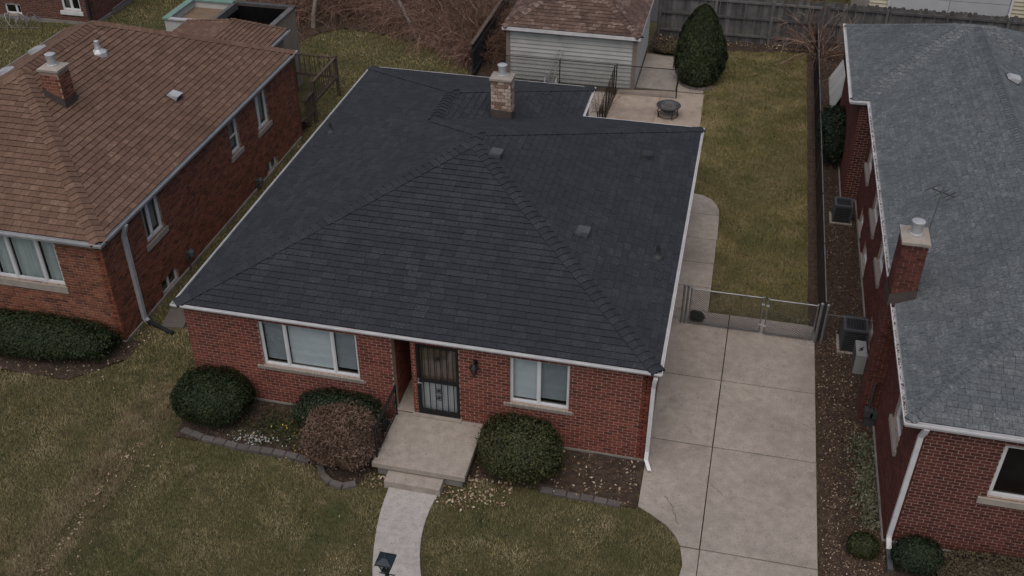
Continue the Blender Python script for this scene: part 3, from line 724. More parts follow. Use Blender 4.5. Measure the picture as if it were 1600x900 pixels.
# roof
F1, F2 = (-6.25, 23.0), (-6.25, 23.5); J, K = (-7.95, 25.13), (-7.95, 27.08)
zA = 4.72; zJ = ze + .34 * (J[0] - xl)
roof = Roof(house, 'charcoal_shingle', 'charcoal_shingle', .18, .33, .018)
mF = (zA - ze) / (F1[1] - yf); mR = (zA - ze) / (xr - F1[0]); mB = (zA - ze) / (yb - F2[1]); mL = (zA - ze) / (F1[0] - xl); mRR = (zJ - ze) / (xi - J[0]); mRB = (zJ - ze) / (yr - K[1])
A_, B_, C_, E_, F_, D_ = (xl, yf), (xr, yf), (xr, yb), (xi, yb), (xi, yr), (xl, yr)
roof.slope((0, yf), (0, 1), ze, mF, [[A_, B_, F1]])
roof.slope((xr, 0), (-1, 0), ze, mR, [[B_, C_, F2, F1]])
roof.slope((0, yb), (0, -1), ze, mB, [[C_, E_, J, F2]])
roof.slope((xi, 0), (-1, 0), ze, mRR, [[E_, F_, K, J]])
roof.slope((0, yr), (0, -1), ze, mRB, [[F_, D_, K]])
roof.slope((xl, 0), (1, 0), ze, mL, [[A_, F1, F2, J, (xl, J[1])], [(xl, J[1]), J, K, D_]])
roof.finish(300)
def z3(p, z): return (p[0], p[1], z)
NF, NR, NB, NL = pn((0, 1), mF), pn((-1, 0), mR), pn((0, -1), mB), pn((1, 0), mL); NRR, NRB = pn((-1, 0), mRR), pn((0, -1), mRB)
roof.cap(z3(A_, ze), z3(F1, zA), NF, NL); roof.cap(z3(B_, ze), z3(F1, zA), NF, NR); roof.cap(z3(C_, ze), z3(F2, zA), NR, NB)
roof.cap(z3(F1, zA), z3(F2, zA), NR, NL, name='ridge_cap'); roof.cap(z3(J, zJ), z3(F2, zA), NL, NB); roof.cap(z3(J, zJ), z3(K, zJ), NL, NRR, name='ridge_cap')
roof.cap(z3(F_, ze), z3(K, zJ), NRR, NRB); roof.cap(z3(D_, ze), z3(K, zJ), NL, NRB)
# eaves
foot = [A_, B_, C_, E_, F_, D_]
gutter(house, foot, ze - .005, 'white_metal', .08, .085)
b = Buf(); b.prism([(xl + .02, yf + .02), (xr - .02, yf + .02), (xr - .02, yb - .02), (xi - .02, yb - .02), (xi - .02, yr - .02), (xl + .02, yr - .02)], ze - .12, ze - .1); b.build('soffit', 'soffit', house)
downspout(house, [(-.8, 17.24, 2.62), (-.82, 17.26, 2.5), (-.83, 17.32, 2.3), (-.83, 17.32, .42), (-.83, 17.24, .22), (-.72, 17.02, .1)])
# windows and door
P0 = (0, wf)
window(house, P0, 0, -10.0, -7.6, 1.2, 2.5, (-9.38, -8.22), fr=.042, blinds=('blind_dim', 'blind', 'blind_dim'), label='wide white picture window with three panes and lowered blinds')
window(house, P0, 0, -4.02, -2.67, 1.2, 2.5, (-3.37,), fr=.042, blinds=('blind', 'blind_dim'), label='white sliding window, right half with a darker blind')
def header_sill(x0, x1, z):
    """row of bricks on edge forming a sill under a window, each brick a part"""
    n = int((x1 - x0) / .072); s = Buf(); s.box((x0, wf - .02, z - .085), (x1, wf + .05, z - .02)); w_ = s.build('brick_sill', 'mortar', house)
    me = None
    for k in range(n):
        if me is None:
            q = Buf(); q.box((0, -.028, -.1), (.062, .03, .0)); me = bpy.data.meshes.new('sill_brick'); me.from_pydata(q.V, [], q.F); me.materials.append(M['limestone'])
        o = bpy.data.objects.new('sill_brick', me); link(o, w_); o.location = Vector((x0 + k * .072, wf - .02, z)) - OFF[house]; o.rotation_euler = (R(8), 0, 0)
header_sill(-10.16, -7.46, 1.2); header_sill(-4.16, -2.55, 1.2)
dx0, dx1, dz0, dz1, dy = -6.2, -5.2, .45, 2.52, wf - .012
b = Buf(); t = .07
b.box((dx0, dy, dz0), (dx0 + t, dy + .06, dz1)); b.box((dx1 - t, dy, dz0), (dx1, dy + .06, dz1)); b.box((dx0 + t, dy, dz1 - .075), (dx1 - t, dy + .06, dz1)); b.box((dx0 + t, dy, dz0), (dx1 - t, dy + .06, dz0 + .13))
b.box((dx0 + t, dy + .01, 1.42), (dx1 - t, dy + .05, 1.5))
door = b.build('security_door', 'black_iron', house); door['label'] = 'black wrought iron security door with vertical bars'
for k in range(6):
    x = dx0 + t + (dx1 - dx0 - 2 * t) * (k + .5) / 6; b = Buf(); b.box((x - .009, dy + .015, dz0 + .13), (x + .009, dy + .035, dz1 - .075)); b.build('bar', 'black_iron', door)
def scroll(cx, cz, s):
    b = Buf()
    for sx in (-1, 1):
        for sz in (-1, 1):
            pts = [(cx + sx * s * (.15 + .75 * math.sin(a) * (1 - a / 9)), dy + .02, cz + sz * s * (.1 + .35 * a * .6 - .12 * math.cos(a * 1.6))) for a in [i * .45 for i in range(9)]]
            b.tube(pts, .008, 5)
    b.lathe((cx, dy + .02, cz - .03), [(.0, 0), (.03, .015), (.03, .045), (0, .06)], 8); return b.build('ornament', 'black_iron', door)
for cz in (2.14, 1.2, .98): scroll(-5.7, cz, .085)
b = Buf(); b.box((dx0 + .02, dy - .03, 1.36), (dx0 + .055, dy + .0, 1.52)); b.tube([(dx0 + .04, dy - .03, 1.45), (dx0 + .04, dy - .07, 1.45), (dx0 + .13, dy - .07, 1.44)], .012, 6); b.build('door_handle', 'galv', door)
b = Buf()
for k in range(7):
    x = dx0 + .03 + (dx1 - dx0 - .06) * k / 7; b.box((x, dy + .13, 1.42), (x + (dx1 - dx0 - .06) / 7 - .006, dy + .16, dz1))
b.build('inner_door', 'inner_door_brown', house)
b = Buf(); b.box((dx0 + .03, dy + .12, dz0), (dx1 - .03, dy + .15, 1.41)); b.build('reflection_panel', 'door_reflection_grey', house)  # pale lower door panel painting in the reflection on the storm glass
b = Buf(); b.box((dx0 + .04, dy + .09, dz0 + .1), (dx1 - .04, dy + .096, dz1 - .05)); b.build('storm_glass', 'glass', house)
b = Buf(); b.box((-6.34, wf - .13, .36), (-5.16, wf + .12, .45)); b.build('threshold', 'limestone', house)
# wall lantern
lx, ly, lz = -4.8, wf - .15, 2.02
b = Buf(); b.box((lx - .05, wf - .03, 2.08), (lx + .05, wf, 2.3)); b.tube([(lx, wf - .02, 2.18), (lx, wf - .1, 2.34), (lx, ly, 2.32), (lx, ly, 2.26)], .014, 6)
lamp = b.build('wall_lantern', 'black_iron', house)
b = Buf(); b.lathe((lx, ly, lz), [(.0, -.03), (.03, -.02), (.055, .0), (.08, .16)], 6); b.build('lantern_glass', 'dark_glass', lamp)
b = Buf(); b.lathe((lx, ly, lz), [(.11, .16), (.09, .19), (.045, .24), (.02, .26), (0, .28)], 6); b.lathe((lx, ly, lz), [(0, -.09), (.02, -.06), (.055, -.01), (.06, .005), (0, .006)], 6)
for k in range(6):
    a = k * math.pi / 3; b.tube([(lx + .058 * math.cos(a), ly + .058 * math.sin(a), lz), (lx + .084 * math.cos(a), ly + .084 * math.sin(a), lz + .16)], .008, 4)
b.build('lantern_cap', 'black_iron', lamp)

def chimney(house, br, x0, x1, y0, y1, zb, zt, mat, mortar, course, blen, cap_mat, roofz, pot=True, cap_over=.045, capz=.1, flash=.35, joint=.016):
    w = x1 - x0; d = y1 - y0
    b = Buf(); b.box((x0, y0, zb), (x1, y1, zt)); ch = b.build('chimney', mortar, house)
    for p, a, l in (((x0, y0), 0, w), ((x1, y0), math.pi / 2, d), ((x1, y1), math.pi, w), ((x0, y1), -math.pi / 2, d)):
        br.wall(ch, p, a, l, zb, zt - .005, (), mat, mortar, course, blen, joint, solid=False, proud=.014)
    b = Buf(); o_ = cap_over; c = .015
    b.prism([(x0 - o_, y0 - o_), (x1 + o_, y0 - o_), (x1 + o_, y1 + o_), (x0 - o_, y1 + o_)], zt, zt + capz * .6)
    b.add([(x0 - o_, y0 - o_, zt + capz * .6), (x1 + o_, y0 - o_, zt + capz * .6), (x1 + o_, y1 + o_, zt + capz * .6), (x0 - o_, y1 + o_, zt + capz * .6), (x0 + .1, y0 + .1, zt + capz), (x1 - .1, y0 + .1, zt + capz), (x1 - .1, y1 - .1, zt + capz), (x0 + .1, y1 - .1, zt + capz)], [(0, 1, 5, 4), (1, 2, 6, 5), (2, 3, 7, 6), (3, 0, 4, 7), (4, 5, 6, 7)])
    b.build('chimney_cap', cap_mat, ch)
    # stepped lead flashing round the foot
    b = Buf(); g = .028
    for p, q in (((x0 - g, y0 - g), (x1 + g, y0 - g)), ((x1 + g, y0 - g), (x1 + g, y1 + g)), ((x1 + g, y1 + g), (x0 - g, y1 + g)), ((x0 - g, y1 + g), (x0 - g, y0 - g))):
        za, zc = roofz(*p) - .06, roofz(*q) - .06
        b.add([(*p, za), (*q, zc), (*q, zc + flash), (*p, za + flash)], [(0, 1, 2, 3)])
    b.build('flashing', 'lead', ch)
    if pot:
        cx, cy = (x0 + x1) / 2, (y0 + y1) / 2; z = zt + capz - .01
        b = Buf(); b.lathe((cx, cy, z), [(.14, 0), (.14, .03), (.115, .04), (.115, .22), (.13, .23), (.13, .27), (.11, .27), (.11, .05)], 16); b.build('flue', 'galv_pale', ch, smooth=False)
        b = Buf(); b.lathe((cx, cy, z), [(.0, .335), (.09, .33), (.14, .315), (.14, .285), (.0, .28)], 16); [b.tube([(cx + .11 * math.cos(a), cy + .11 * math.sin(a), z + .22), (cx + .11 * math.cos(a), cy + .11 * math.sin(a), z + .29)], .01, 4) for a in (0.4, 1.97, 3.54, 5.1)]; b.build('flue_cap', 'galv_pale', ch)
    return ch
def mz(x, y):
    return max(min(ze + mR * (xr - x), ze + mB * (yb - y), ze + mL * (x - xl)), min(ze + mRR * (xi - x), ze + mL * (x - xl), ze + mRB * (yr - y)))
chimney(house, BR, -6.68, -6.12, 26.6, 27.05, 3.2, 4.78, 'weathered_brick', 'mortar_dark', .105, .2, 'limestone', mz, flash=.3, joint=.02)
BR.finish(300)

def box_vent(house, x, y, z, m, ang, mat='vent_grey', s=.2):
    """low roof vent: flange and slanted hood; ang = direction pointing down the slope"""
    c = 1 / math.sqrt(1 + m * m); dn = Vector((math.cos(ang) * c, math.sin(ang) * c, -m * c)); U = Vector((-math.sin(ang), math.cos(ang), 0)); Nn = dn.cross(U) ; Nn = -Nn if Nn.z < 0 else Nn
    O = Vector((x, y, z)); q = lambda u, v, h: O + U * u + dn * v + Nn * h
    b = Buf(); b.add([q(-s * 1.3, -s * 1.3, .022), q(s * 1.3, -s * 1.3, .022), q(s * 1.3, s * 1.3, .022), q(-s * 1.3, s * 1.3, .022)], [(0, 1, 2, 3)]); v = b.build('roof_vent', 'vent_dark', house)
    b = Buf()
    b.add([q(-s, -s, .02), q(s, -s, .02), q(s, s, .02), q(-s, s, .02), q(-s * .9, -s * .8, .1), q(s * .9, -s * .8, .1), q(s * 1.02, s * 1.05, .17), q(-s * 1.02, s * 1.05, .17), q(s * 1.02, s * 1.05, .14), q(-s * 1.02, s * 1.05, .14)],
          [(0, 1, 5, 4), (1, 2, 8, 6, 5), (4, 5, 6, 7), (3, 0, 4, 7, 9), (7, 6, 8, 9)]); b.build('vent_hood', mat, v)
    b = Buf(); b.add([q(-s * .98, s * .97, .03), q(s * .98, s * .97, .03), q(s * .98, s * .97, .135), q(-s * .98, s * .97, .135)], [(0, 1, 2, 3)]); b.build('vent_screen', 'black_plastic', v)
    return v
def pipe_vent(house, x, y, z, h=.3, mat='vent_dark', r=.045, boot=True):
    b = Buf(); b.lathe((x, y, z), [(.16, -.03), (.14, .03), (r + .03, .09), (r + .005, .16)], 10); v = b.build('pipe_boot', 'vent_dark' if mat == 'vent_dark' else mat, house)
    b = Buf(); b.lathe((x, y, z), [(r, -.05), (r, h), (r * .75, h), (r * .75, h - .1)], 10); b.build('vent_pipe', mat, v); return v
for vx, vy in ((-5.66, 22.8), (-2.14, 25.9), (-3.1, 21.05)): box_vent(house, vx, vy, ze + mR * (xr - vx), mR, 0, 'vent_grey' if vx != -2.14 else 'vent_dark', .15)
pipe_vent(house, -1.26, 21.4, ze + mR * (xr + 1.26), .32); pipe_vent(house, -11.4, 25.9, ze + mL * (-11.4 - xl), .3)

# ================================================================== LEFT HOUSE (brown roof)
lxl, lxr, lyf, lyb, lze, lm = -23.17, -14.57, 18.59, 30.81, 3.22, .53
lhouse = thing('brick_house', 'orange brick bungalow with brown tab shingle roof on the left', 'house', (-18.9, 24.7, 0))
LB = Bricks(); lwx, lwf, lwb = -14.68, 18.74, 30.7
side_op = [(20.65, 21.55, 1.87, 2.95), (25.8, 26.43, 1.82, 2.88), (27.7, 28.55, 1.7, 2.88), (20.8, 21.7, .02, .5), (27.85, 28.7, -.06, .42)]
LB.wall(lhouse, (lwx, lwf), math.pi / 2, lwb - lwf, .0, 3.12, [(a - lwf, c - lwf, d, e) for a, c, d, e in side_op], 'orange_brick', 'mortar_dark', joint=.017, proud=.01)
LB.wall(lhouse, (-23.05, lwf), 0, 23.05 - 14.68, .0, 3.12, [(-18.0 + 23.05, -16.0 + 23.05, 1.6, 2.97)], 'orange_brick', 'mortar_dark', joint=.017, proud=.01)
b = Buf(); b.box((-23.05, lwb, 0), (lwx, lwb + .2, 3.12)); b.box((-23.25, lwf, 0), (-23.05, lwb, 3.12)); b.build('rear_wall', 'orange_brick', lhouse)
b = Buf(); b.box((-23.1, lwf - .05, -.3), (lwx + .05, lwb + .02, .0)); b.box((lwx - .1, lwf - .05, -.05), (lwx + .05, lwb, .075)); b.build('foundation', 'foundation', lhouse)
lh = (lxr - lxl) / 2; la = lze + lm * lh; G1, G2 = (-18.87, lyf + lh), (-18.87, lyb - lh)
a_, b_, c_, d_ = (lxl, lyf), (lxr, lyf), (lxr, lyb), (lxl, lyb)
lroof = Roof(lhouse, 'brown_shingle', 'brown_shingle', .175, .25, .024, 'brown_shadow_edge')
lroof.slope((0, lyf), (0, 1), lze, lm, [[a_, b_, G1]]); lroof.slope((lxr, 0), (-1, 0), lze, lm, [[b_, c_, G2, G1]])
lroof.slope((0, lyb), (0, -1), lze, lm, [[c_, d_, G2]]); lroof.slope((lxl, 0), (1, 0), lze, lm, [[d_, a_, G1, G2]])
# rear wing, nearly flat
awx0, awx1, ary, aze, am = -19.4, -15.56, 32.6, 3.22, .1
lroof.slope((awx1, 0), (-1, 0), aze, am, [[(awx1, 30.5), (awx1, ary), (-17.6, ary), (-17.6, 30.5)]])
lroof.slope((awx0, 0), (1, 0), aze, am, [[(awx0, 30.5), (-17.6, 30.5), (-17.6, ary), (awx0, ary)]])
lroof.finish(300)
LF, LR_, LBk, LL = pn((0, 1), lm), pn((-1, 0), lm), pn((0, -1), lm), pn((1, 0), lm)
lroof.cap(z3(b_, lze), z3(G1, la), LF, LR_, wid=.22); lroof.cap(z3(a_, lze), z3(G1, la), LF, LL, wid=.22); lroof.cap(z3(c_, lze), z3(G2, la), LR_, LBk, wid=.22); lroof.cap(z3(d_, lze), z3(G2, la), LL, LBk, wid=.22)
lroof.cap(z3(G1, la), z3(G2, la), LR_, LL, wid=.22, name='ridge_cap')
lroof.cap((awx1, ary, aze + .0), (-17.6, ary, aze + am * 2.0), (0, 0, 1), (0, 1, .2), wid=.12, name='edge_cap'); lroof.cap((awx0, ary, aze), (-17.6, ary, aze + am * 1.8), (0, 0, 1), (0, 1, .2), wid=.12, name='edge_cap')
gutter(lhouse, [a_, b_, c_, d_], lze - .005, 'grey_metal', .1, .13)
gutter(lhouse, [(awx1, 30.9), (awx1, ary + .02)], aze - .01, 'grey_metal', .1, .13, closed=False)
b = Buf(); b.box((lxl + .02, lyf + .02, lze - .15), (lxr - .02, lyb - .02, lze - .12)); b.build('soffit', 'soffit', lhouse)
b = Buf(); b.box((awx0 + .15, 30.9, 0), (awx1 - .15, ary - .12, 3.15)); b.build('wing_wall', 'tan_render', lhouse)
downspout(lhouse, [(-14.5, 19.66, 3.1), (-14.55, 19.66, 2.95), (-14.62, 19.66, 2.75), (-14.62, 19.66, .16), (-14.5, 19.62, .06)], 'grey_metal', .055, .05, (0, 1))
downspout(lhouse, [(-14.55, 19.63, .07), (-14.15, 19.5, .05), (-13.62, 19.3, .05)], 'black_plastic', .05, .05, (.3, .95), name='drain_hose')
window(lhouse, (0, lwf), 0, -18.0, -16.0, 1.6, 2.97, (-17.42, -16.57), fr=.06, blinds=('curtain',) * 3, sill=.05, sill_h=.2, sill_over=.06, trim='white_metal', sill_mat='limestone', label='wide curtained front window with three panes')
SP = (lwx, 0)
window(lhouse, SP, math.pi / 2, 20.65, 21.55, 1.87, 2.95, (21.05,), fr=.06, blinds=('curtain', 'blind_dim'), glass='glass', sill=.05, sill_h=.17)
window(lhouse, SP, math.pi / 2, 25.8, 26.43, 1.82, 2.88, (), 2.35, .06, blinds=('blind_dim',), glass='glass', sill=.05, sill_h=.15)
window(lhouse, SP, math.pi / 2, 27.7, 28.55, 1.7, 2.88, (28.0,), fr=.06, blinds=('curtain', 'blind_dim'), glass='glass', sill=.05, sill_h=.15)
window(lhouse, SP, math.pi / 2, 20.8, 21.7, .02, .5, (21.25,), fr=.05, blinds=('dark', 'dark'), glass='dark_glass', sill=.03, sill_h=.05)
window(lhouse, SP, math.pi / 2, 27.85, 28.7, -.04, .42, (28.28,), fr=.05, blinds=('dark', 'dark'), glass='dark_glass', sill=.03, sill_h=.04)
lrz = lambda x, y: min(lze + lm * (lxr - x), lze + lm * (x - lxl), lze + lm * (y - lyf))
chimney(lhouse, LB, -17.95, -17.42, 22.4, 22.9, 4.4, 5.75, 'orange_brick', 'mortar', .09, .2, 'limestone', lrz, flash=.3, joint=.022, cap_over=.045)
LB.finish(300)
box_vent(lhouse, -15.93, 25.25, lze + lm * (lxr + 15.93), lm, 0, 'grey_metal', .16)
# spired flue vent, two low vents on the far slope
vx, vy = -18.1, 25.3; vz = lze + lm * (lxr - vx)
b = Buf(); b.lathe((vx, vy, vz), [(.26, -.12), (.24, .02), (.1, .1), (.07, .22), (.075, .34), (.03, .36), (0, .37)], 8); b.build('flue_vent', 'galv_pale', lhouse)
for vx, vy in ((-21.2, 26.7), (-21.0, 24.8)): box_vent(lhouse, vx, vy, lze + lm * (vx - lxl), lm, math.pi, 'galv_pale', .2)
# meters on the side wall
def meter(y, z):
    b = Buf(); b.box((lwx + .01, y - .09, z - .12), (lwx + .1, y + .09, z + .1)); m_ = b.build('meter_box', 'ac_grey', lhouse)
    b = Buf(); b.lathe((lwx + .16, y, z + .04), [(0, -.06), (.09, -.06), (.095, .07), (.06, .12), (0, .13)], 12); b.build('meter_dial', 'vent_grey', m_)
    b = Buf(); b.tube([(lwx + .06, y - .05, z - .12), (lwx + .06, y - .05, 0)], .022, 6); b.tube([(lwx + .06, y + .05, z + .1), (lwx + .06, y + .05, z + .35)], .018, 6); b.build('meter_pipe', 'galv_dark', m_)
meter(27.0, .28); meter(22.3, .5)
# ================================================================== RIGHT HOUSE (grey roof)
rx0, rx1, ryf, rin, rwx, ryr, rze, rm = 4.08, 10.28, 16.02, 30.42, 3.565, 36.62, 3.52, .47
RX = 7.18; rwx1 = 10.8
rhouse = thing('brick_house', 'dark red brick house with grey blue shingle roof and tall side chimney on the right', 'house', (7.0, 25.0, 0))
RB = Bricks(); wX, wYf = 4.3, 16.15; wgX, wgY = 3.84, 30.5
ropen = [(17.2, 18.2, 1.7, 2.85), (23.4, 24.5, 1.7, 2.85), (25.8, 27.1, 1.7, 2.85), (28.8, 29.9, 1.7, 2.85), (22.6, 23.3, .25, .75), (26.0, 27.0, .25, .75), (28.1, 28.9, .25, .75)]
# side wall runs from back to front so that its face looks left
RB.wall(rhouse, (wX, wgY), -math.pi / 2, wgY - wYf, .1, 3.45, [(wgY - c, wgY - a, d, e) for a, c, d, e in ropen], 'dark_red_brick', 'mortar', joint=.017)
RB.wall(rhouse, (wX, wYf), 0, 9.6 - wX, .1, 3.45, [(5.92 - wX, 8.2 - wX, 1.74, 3.12)], 'dark_red_brick', 'mortar', joint=.014)
RB.wall(rhouse, (wgX, 36.1), -math.pi / 2, 36.1 - wgY, .1, 3.45, (), 'dark_red_brick', 'mortar', joint=.017)
RB.wall(rhouse, (wgX, wgY), 0, wX - wgX + .05, .1, 3.45, (), 'dark_red_brick', 'mortar', joint=.017)
b = Buf(); b.box((wgX, 36.1, 0), (10.1, 36.3, 3.45)); b.box((9.6, wYf + .01, 0), (9.8, 36.1, 3.45)); b.build('rear_wall', 'dark_red_brick', rhouse)
b = Buf(); b.box((wX - .05, wYf - .05, -.2), (9.7, wgY, .1)); b.box((wgX - .05, wgY - .05, -.2), (9.7, 36.15, .1)); b.build('foundation', 'foundation', rhouse)
rz1 = rze + rm * (RX - rx0); ry1 = ryf + (RX - rx0); hs = (ryr - rin) / 2; Q = (rwx + hs, rin + hs); Qr = (rwx1 - hs, rin + hs); Ptop = (RX, ryr - (rz1 - rze) / rm)
vt = (RX, rin + (RX - rx0))
vL = vR = Ptop
rroof = Roof(rhouse, 'grey_shingle', 'grey_shingle', .14, .22, .009, 'grey_shadow_edge')
rroof.slope((0, ryf), (0, 1), rze, rm, [[(rx0, ryf), (rx1, ryf), (RX, ry1)]])
rroof.slope((rx0, 0), (1, 0), rze, rm, [[(rx0, rin), (rx0, ryf), (RX, ry1), Ptop]])
rroof.slope((rx1, 0), (-1, 0), rze, rm, [[(rx1, ryf), (rx1, rin), Ptop, (RX, ry1)]])
rroof.slope((0, rin), (0, 1), rze, rm, [[(rwx, rin), (rx0, rin), Ptop, Q]])
rroof.slope((0, rin), (0, 1), rze, rm, [[(rx1, rin), (rwx1, rin), Qr, Ptop]])
rroof.slope((rwx, 0), (1, 0), rze, rm, [[(rwx, ryr), (rwx, rin), Q]])
rroof.slope((rwx1, 0), (-1, 0), rze, rm, [[(rwx1, rin), (rwx1, ryr), Qr]])
rroof.slope((0, ryr), (0, -1), rze, rm, [[(rwx1, ryr), (rwx, ryr), Q, Ptop, Qr]])
rroof.finish(300)
RF, RRn, RL, RBk = pn((0, 1), rm), pn((-1, 0), rm), pn((1, 0), rm), pn((0, -1), rm); zq = rze + rm * hs
kw = dict(step=.15, wid=.13, length=.2, th=.024)
rroof.cap((rx0, ryf, rze), (RX, ry1, rz1), RF, RL, **kw); rroof.cap((rx1, ryf, rze), (RX, ry1, rz1), RF, RRn, **kw)
rroof.cap((RX, ry1, rz1), (*Ptop, rz1), RL, RRn, name='ridge_cap', **kw); rroof.cap((rwx, rin, rze), (*Q, zq), RF, RL, **kw); rroof.cap((rwx, ryr, rze), (*Q, zq), RBk, RL, **kw)
rroof.cap((rwx1, rin, rze), (*Qr, zq), RF, RRn, **kw); rroof.cap((*Q, zq), (*Ptop, rz1), RF, RBk, name='ridge_cap', **kw); rroof.cap((*Qr, zq), (*Ptop, rz1), RF, RBk, name='ridge_cap', **kw)
rfoot = [(rx0, ryf), (rx1, ryf), (rx1, rin), (rwx1, rin), (rwx1, ryr), (rwx, ryr), (rwx, rin), (rx0, rin)]
gutter(rhouse, rfoot, rze - .005, 'white_metal', .1, .12)
b = Buf(); b.prism([(x + (.02 if x < 7 else -.02), y + (.02 if y < 17 or y == rin else -.02)) for x, y in rfoot], rze - .14, rze - .12); b.build('soffit', 'soffit', rhouse)
# dead leaves lying in the gutter
n = 420; yy_ = rng.uniform(16.1, 30.3, n); P = np.c_[rng.uniform(4.0, 4.05, n), yy_, np.full(n, rze - .03)]
o = npmesh('gutter_leaves', flakes(P, .03, .8), 4, rng.random(n), 'litter_dark', rhouse); o['kind'] = 'stuff'
downspout(rhouse, [(4.42, 15.98, 3.4), (4.41, 16.02, 3.28), (4.38, 16.08, 3.1), (4.36, 16.08, .34), (4.36, 16.04, .24), (4.36, 15.8, .17)], 'white_metal', .05, .04, (1, 0))
downspout(rhouse, [(4.36, 15.8, .15), (4.37, 15.3, .1)], 'vent_grey', .055, .05, (1, 0), name='drain_hose')
window(rhouse, (0, wYf), 0, 5.92, 8.2, 1.74, 3.12, (7.05,), fr=.07, blinds=('dark', 'dark'), glass='dark_glass', sill=.06, sill_h=.15, sill_over=.16, label='front window with dark panes and stone sill')
for a, c, d, e in ropen[:4]: window(rhouse, (wX, 0), -math.pi / 2, -c, -a, d, e, (), (d + e) / 2, .06, blinds=('dark',), glass='glass', sill=.07, sill_h=.13)
for a, c, d, e in ropen[4:]: window(rhouse, (wX, 0), -math.pi / 2, -c, -a, d, e, (), None, .05, blinds=('dark',), glass='dark_glass', sill=.05, sill_h=.1)
rrz = lambda x, y: rze + rm * max(0, x - rx0)
ch = chimney(rhouse, RB, 3.94, 4.44, 19.88, 20.52, .0, 5.05, 'dark_red_brick', 'mortar_dark', .085, .215, 'limestone', rrz, flash=.3, joint=.013)
RB.finish(300)
box_vent(rhouse, 7.68, 30.0, rz1 - rm * .5, rm, 0, 'grey_metal', .16)
b = Buf()
for x, z, s in ((4.1, .42, .1), (4.24, .36, .1), (4.16, .15, .13)): b.box((x - s, 19.68, z - s), (x + s * .9, 19.86, z + s))
b.tube([(4.1, 19.8, .5), (4.1, 19.8, 1.3)], .025, 6); b.build('meter_box', 'ac_grey', rhouse)
# television aerial strapped to the chimney
an = thing('television_antenna', 'thin metal aerial on a pole beside the grey roof chimney', 'antenna', (4.46, 20.6, 4.0))
b = Buf(); b.tube([(4.46, 20.6, 4.0), (4.6, 20.66, 6.1)], .02, 6); b.build('pole', 'galv', an)
b = Buf(); b.tube([(4.42, 20.85, 5.9), (4.8, 20.48, 5.96)], .014, 5); b.build('boom', 'galv_dark', an)
for t in (-.2, .0, .12, .2):
    c = Vector((4.6 + t * .9, 20.66 - t * .9, 5.93)); b = Buf(); b.tube([c + Vector((-.17, -.17, .01)), c + Vector((.17, .17, .01))], .01, 4); b.build('element', 'galv_dark', an)

# ================================================================== PORCH, RAIL, LAMP POST, GARDEN EDGES
porch = thing('concrete_porch', 'concrete front porch slab with one step at the iron door', 'porch', (-5.7, 16.5, 0))
def slab_bev(name, x0, x1, y0, y1, z0, z1, mat, parent, c=.012):
    b = Buf(); v = []
    for (q, z) in ((0, z0), (0, z1 - c), (c, z1)): v += [(x0 + q, y0 + q, z), (x1 - q, y0 + q, z), (x1 - q, y1 - q, z), (x0 + q, y1 - q, z)]
    f = [(3, 2, 1, 0), (8, 9, 10, 11)] + [(r * 4 + i, r * 4 + (i + 1) % 4, r * 4 + 4 + (i + 1) % 4, r * 4 + 4 + i) for r in range(2) for i in range(4)]
    return b.add(v, f).build(name, mat, parent)
slab_bev('slab', -6.77, -4.63, 15.6, 17.365, .28, .42, 'concrete', porch)
b = Buf(); b.box((-6.68, 15.7, -.1), (-4.72, 17.36, .28)); b.build('base', 'foundation', porch)
slab_bev('step', -6.4, -5.12, 15.3, 15.695, .0, .23, 'concrete', porch)
KEEP_OUT.append([(-6.77, 15.3), (-4.63, 15.3), (-4.63, 17.4), (-6.77, 17.4)])
rail = thing('iron_railing', 'black wrought iron porch railing beside the brown shrub', 'railing', (-6.7, 16.5, .42))
X_ = -6.7
for y in (15.78, 17.22):
    b = Buf(); b.box((X_ - .016, y - .016, .41), (X_ + .016, y + .016, 1.3)); b.lathe((X_, y, 1.3), [(.02, 0), (.028, .02), (.012, .05), (0, .055)], 8); b.build('post', 'black_iron', rail)
b = Buf(); b.box((X_ - .025, 15.76, 1.25), (X_ + .025, 17.24, 1.28)); b.build('top_rail', 'black_iron', rail)
b = Buf(); b.box((X_ - .014, 15.8, .5), (X_ + .014, 17.2, .525)); b.build('bottom_rail', 'black_iron', rail)
for k in range(11):
    y = 15.9 + k * .12; b = Buf(); b.tube([(X_, y, .51), (X_, y, 1.26)], .008, 5, cap=False)
    if k % 3 == 1:
        pts = [(X_, y + .05 * math.sin(a), .88 + .12 * math.cos(a)) for a in [i * math.pi / 5 for i in range(11)]]; b.tube(pts, .006, 4)
    b.build('baluster', 'black_iron', rail)

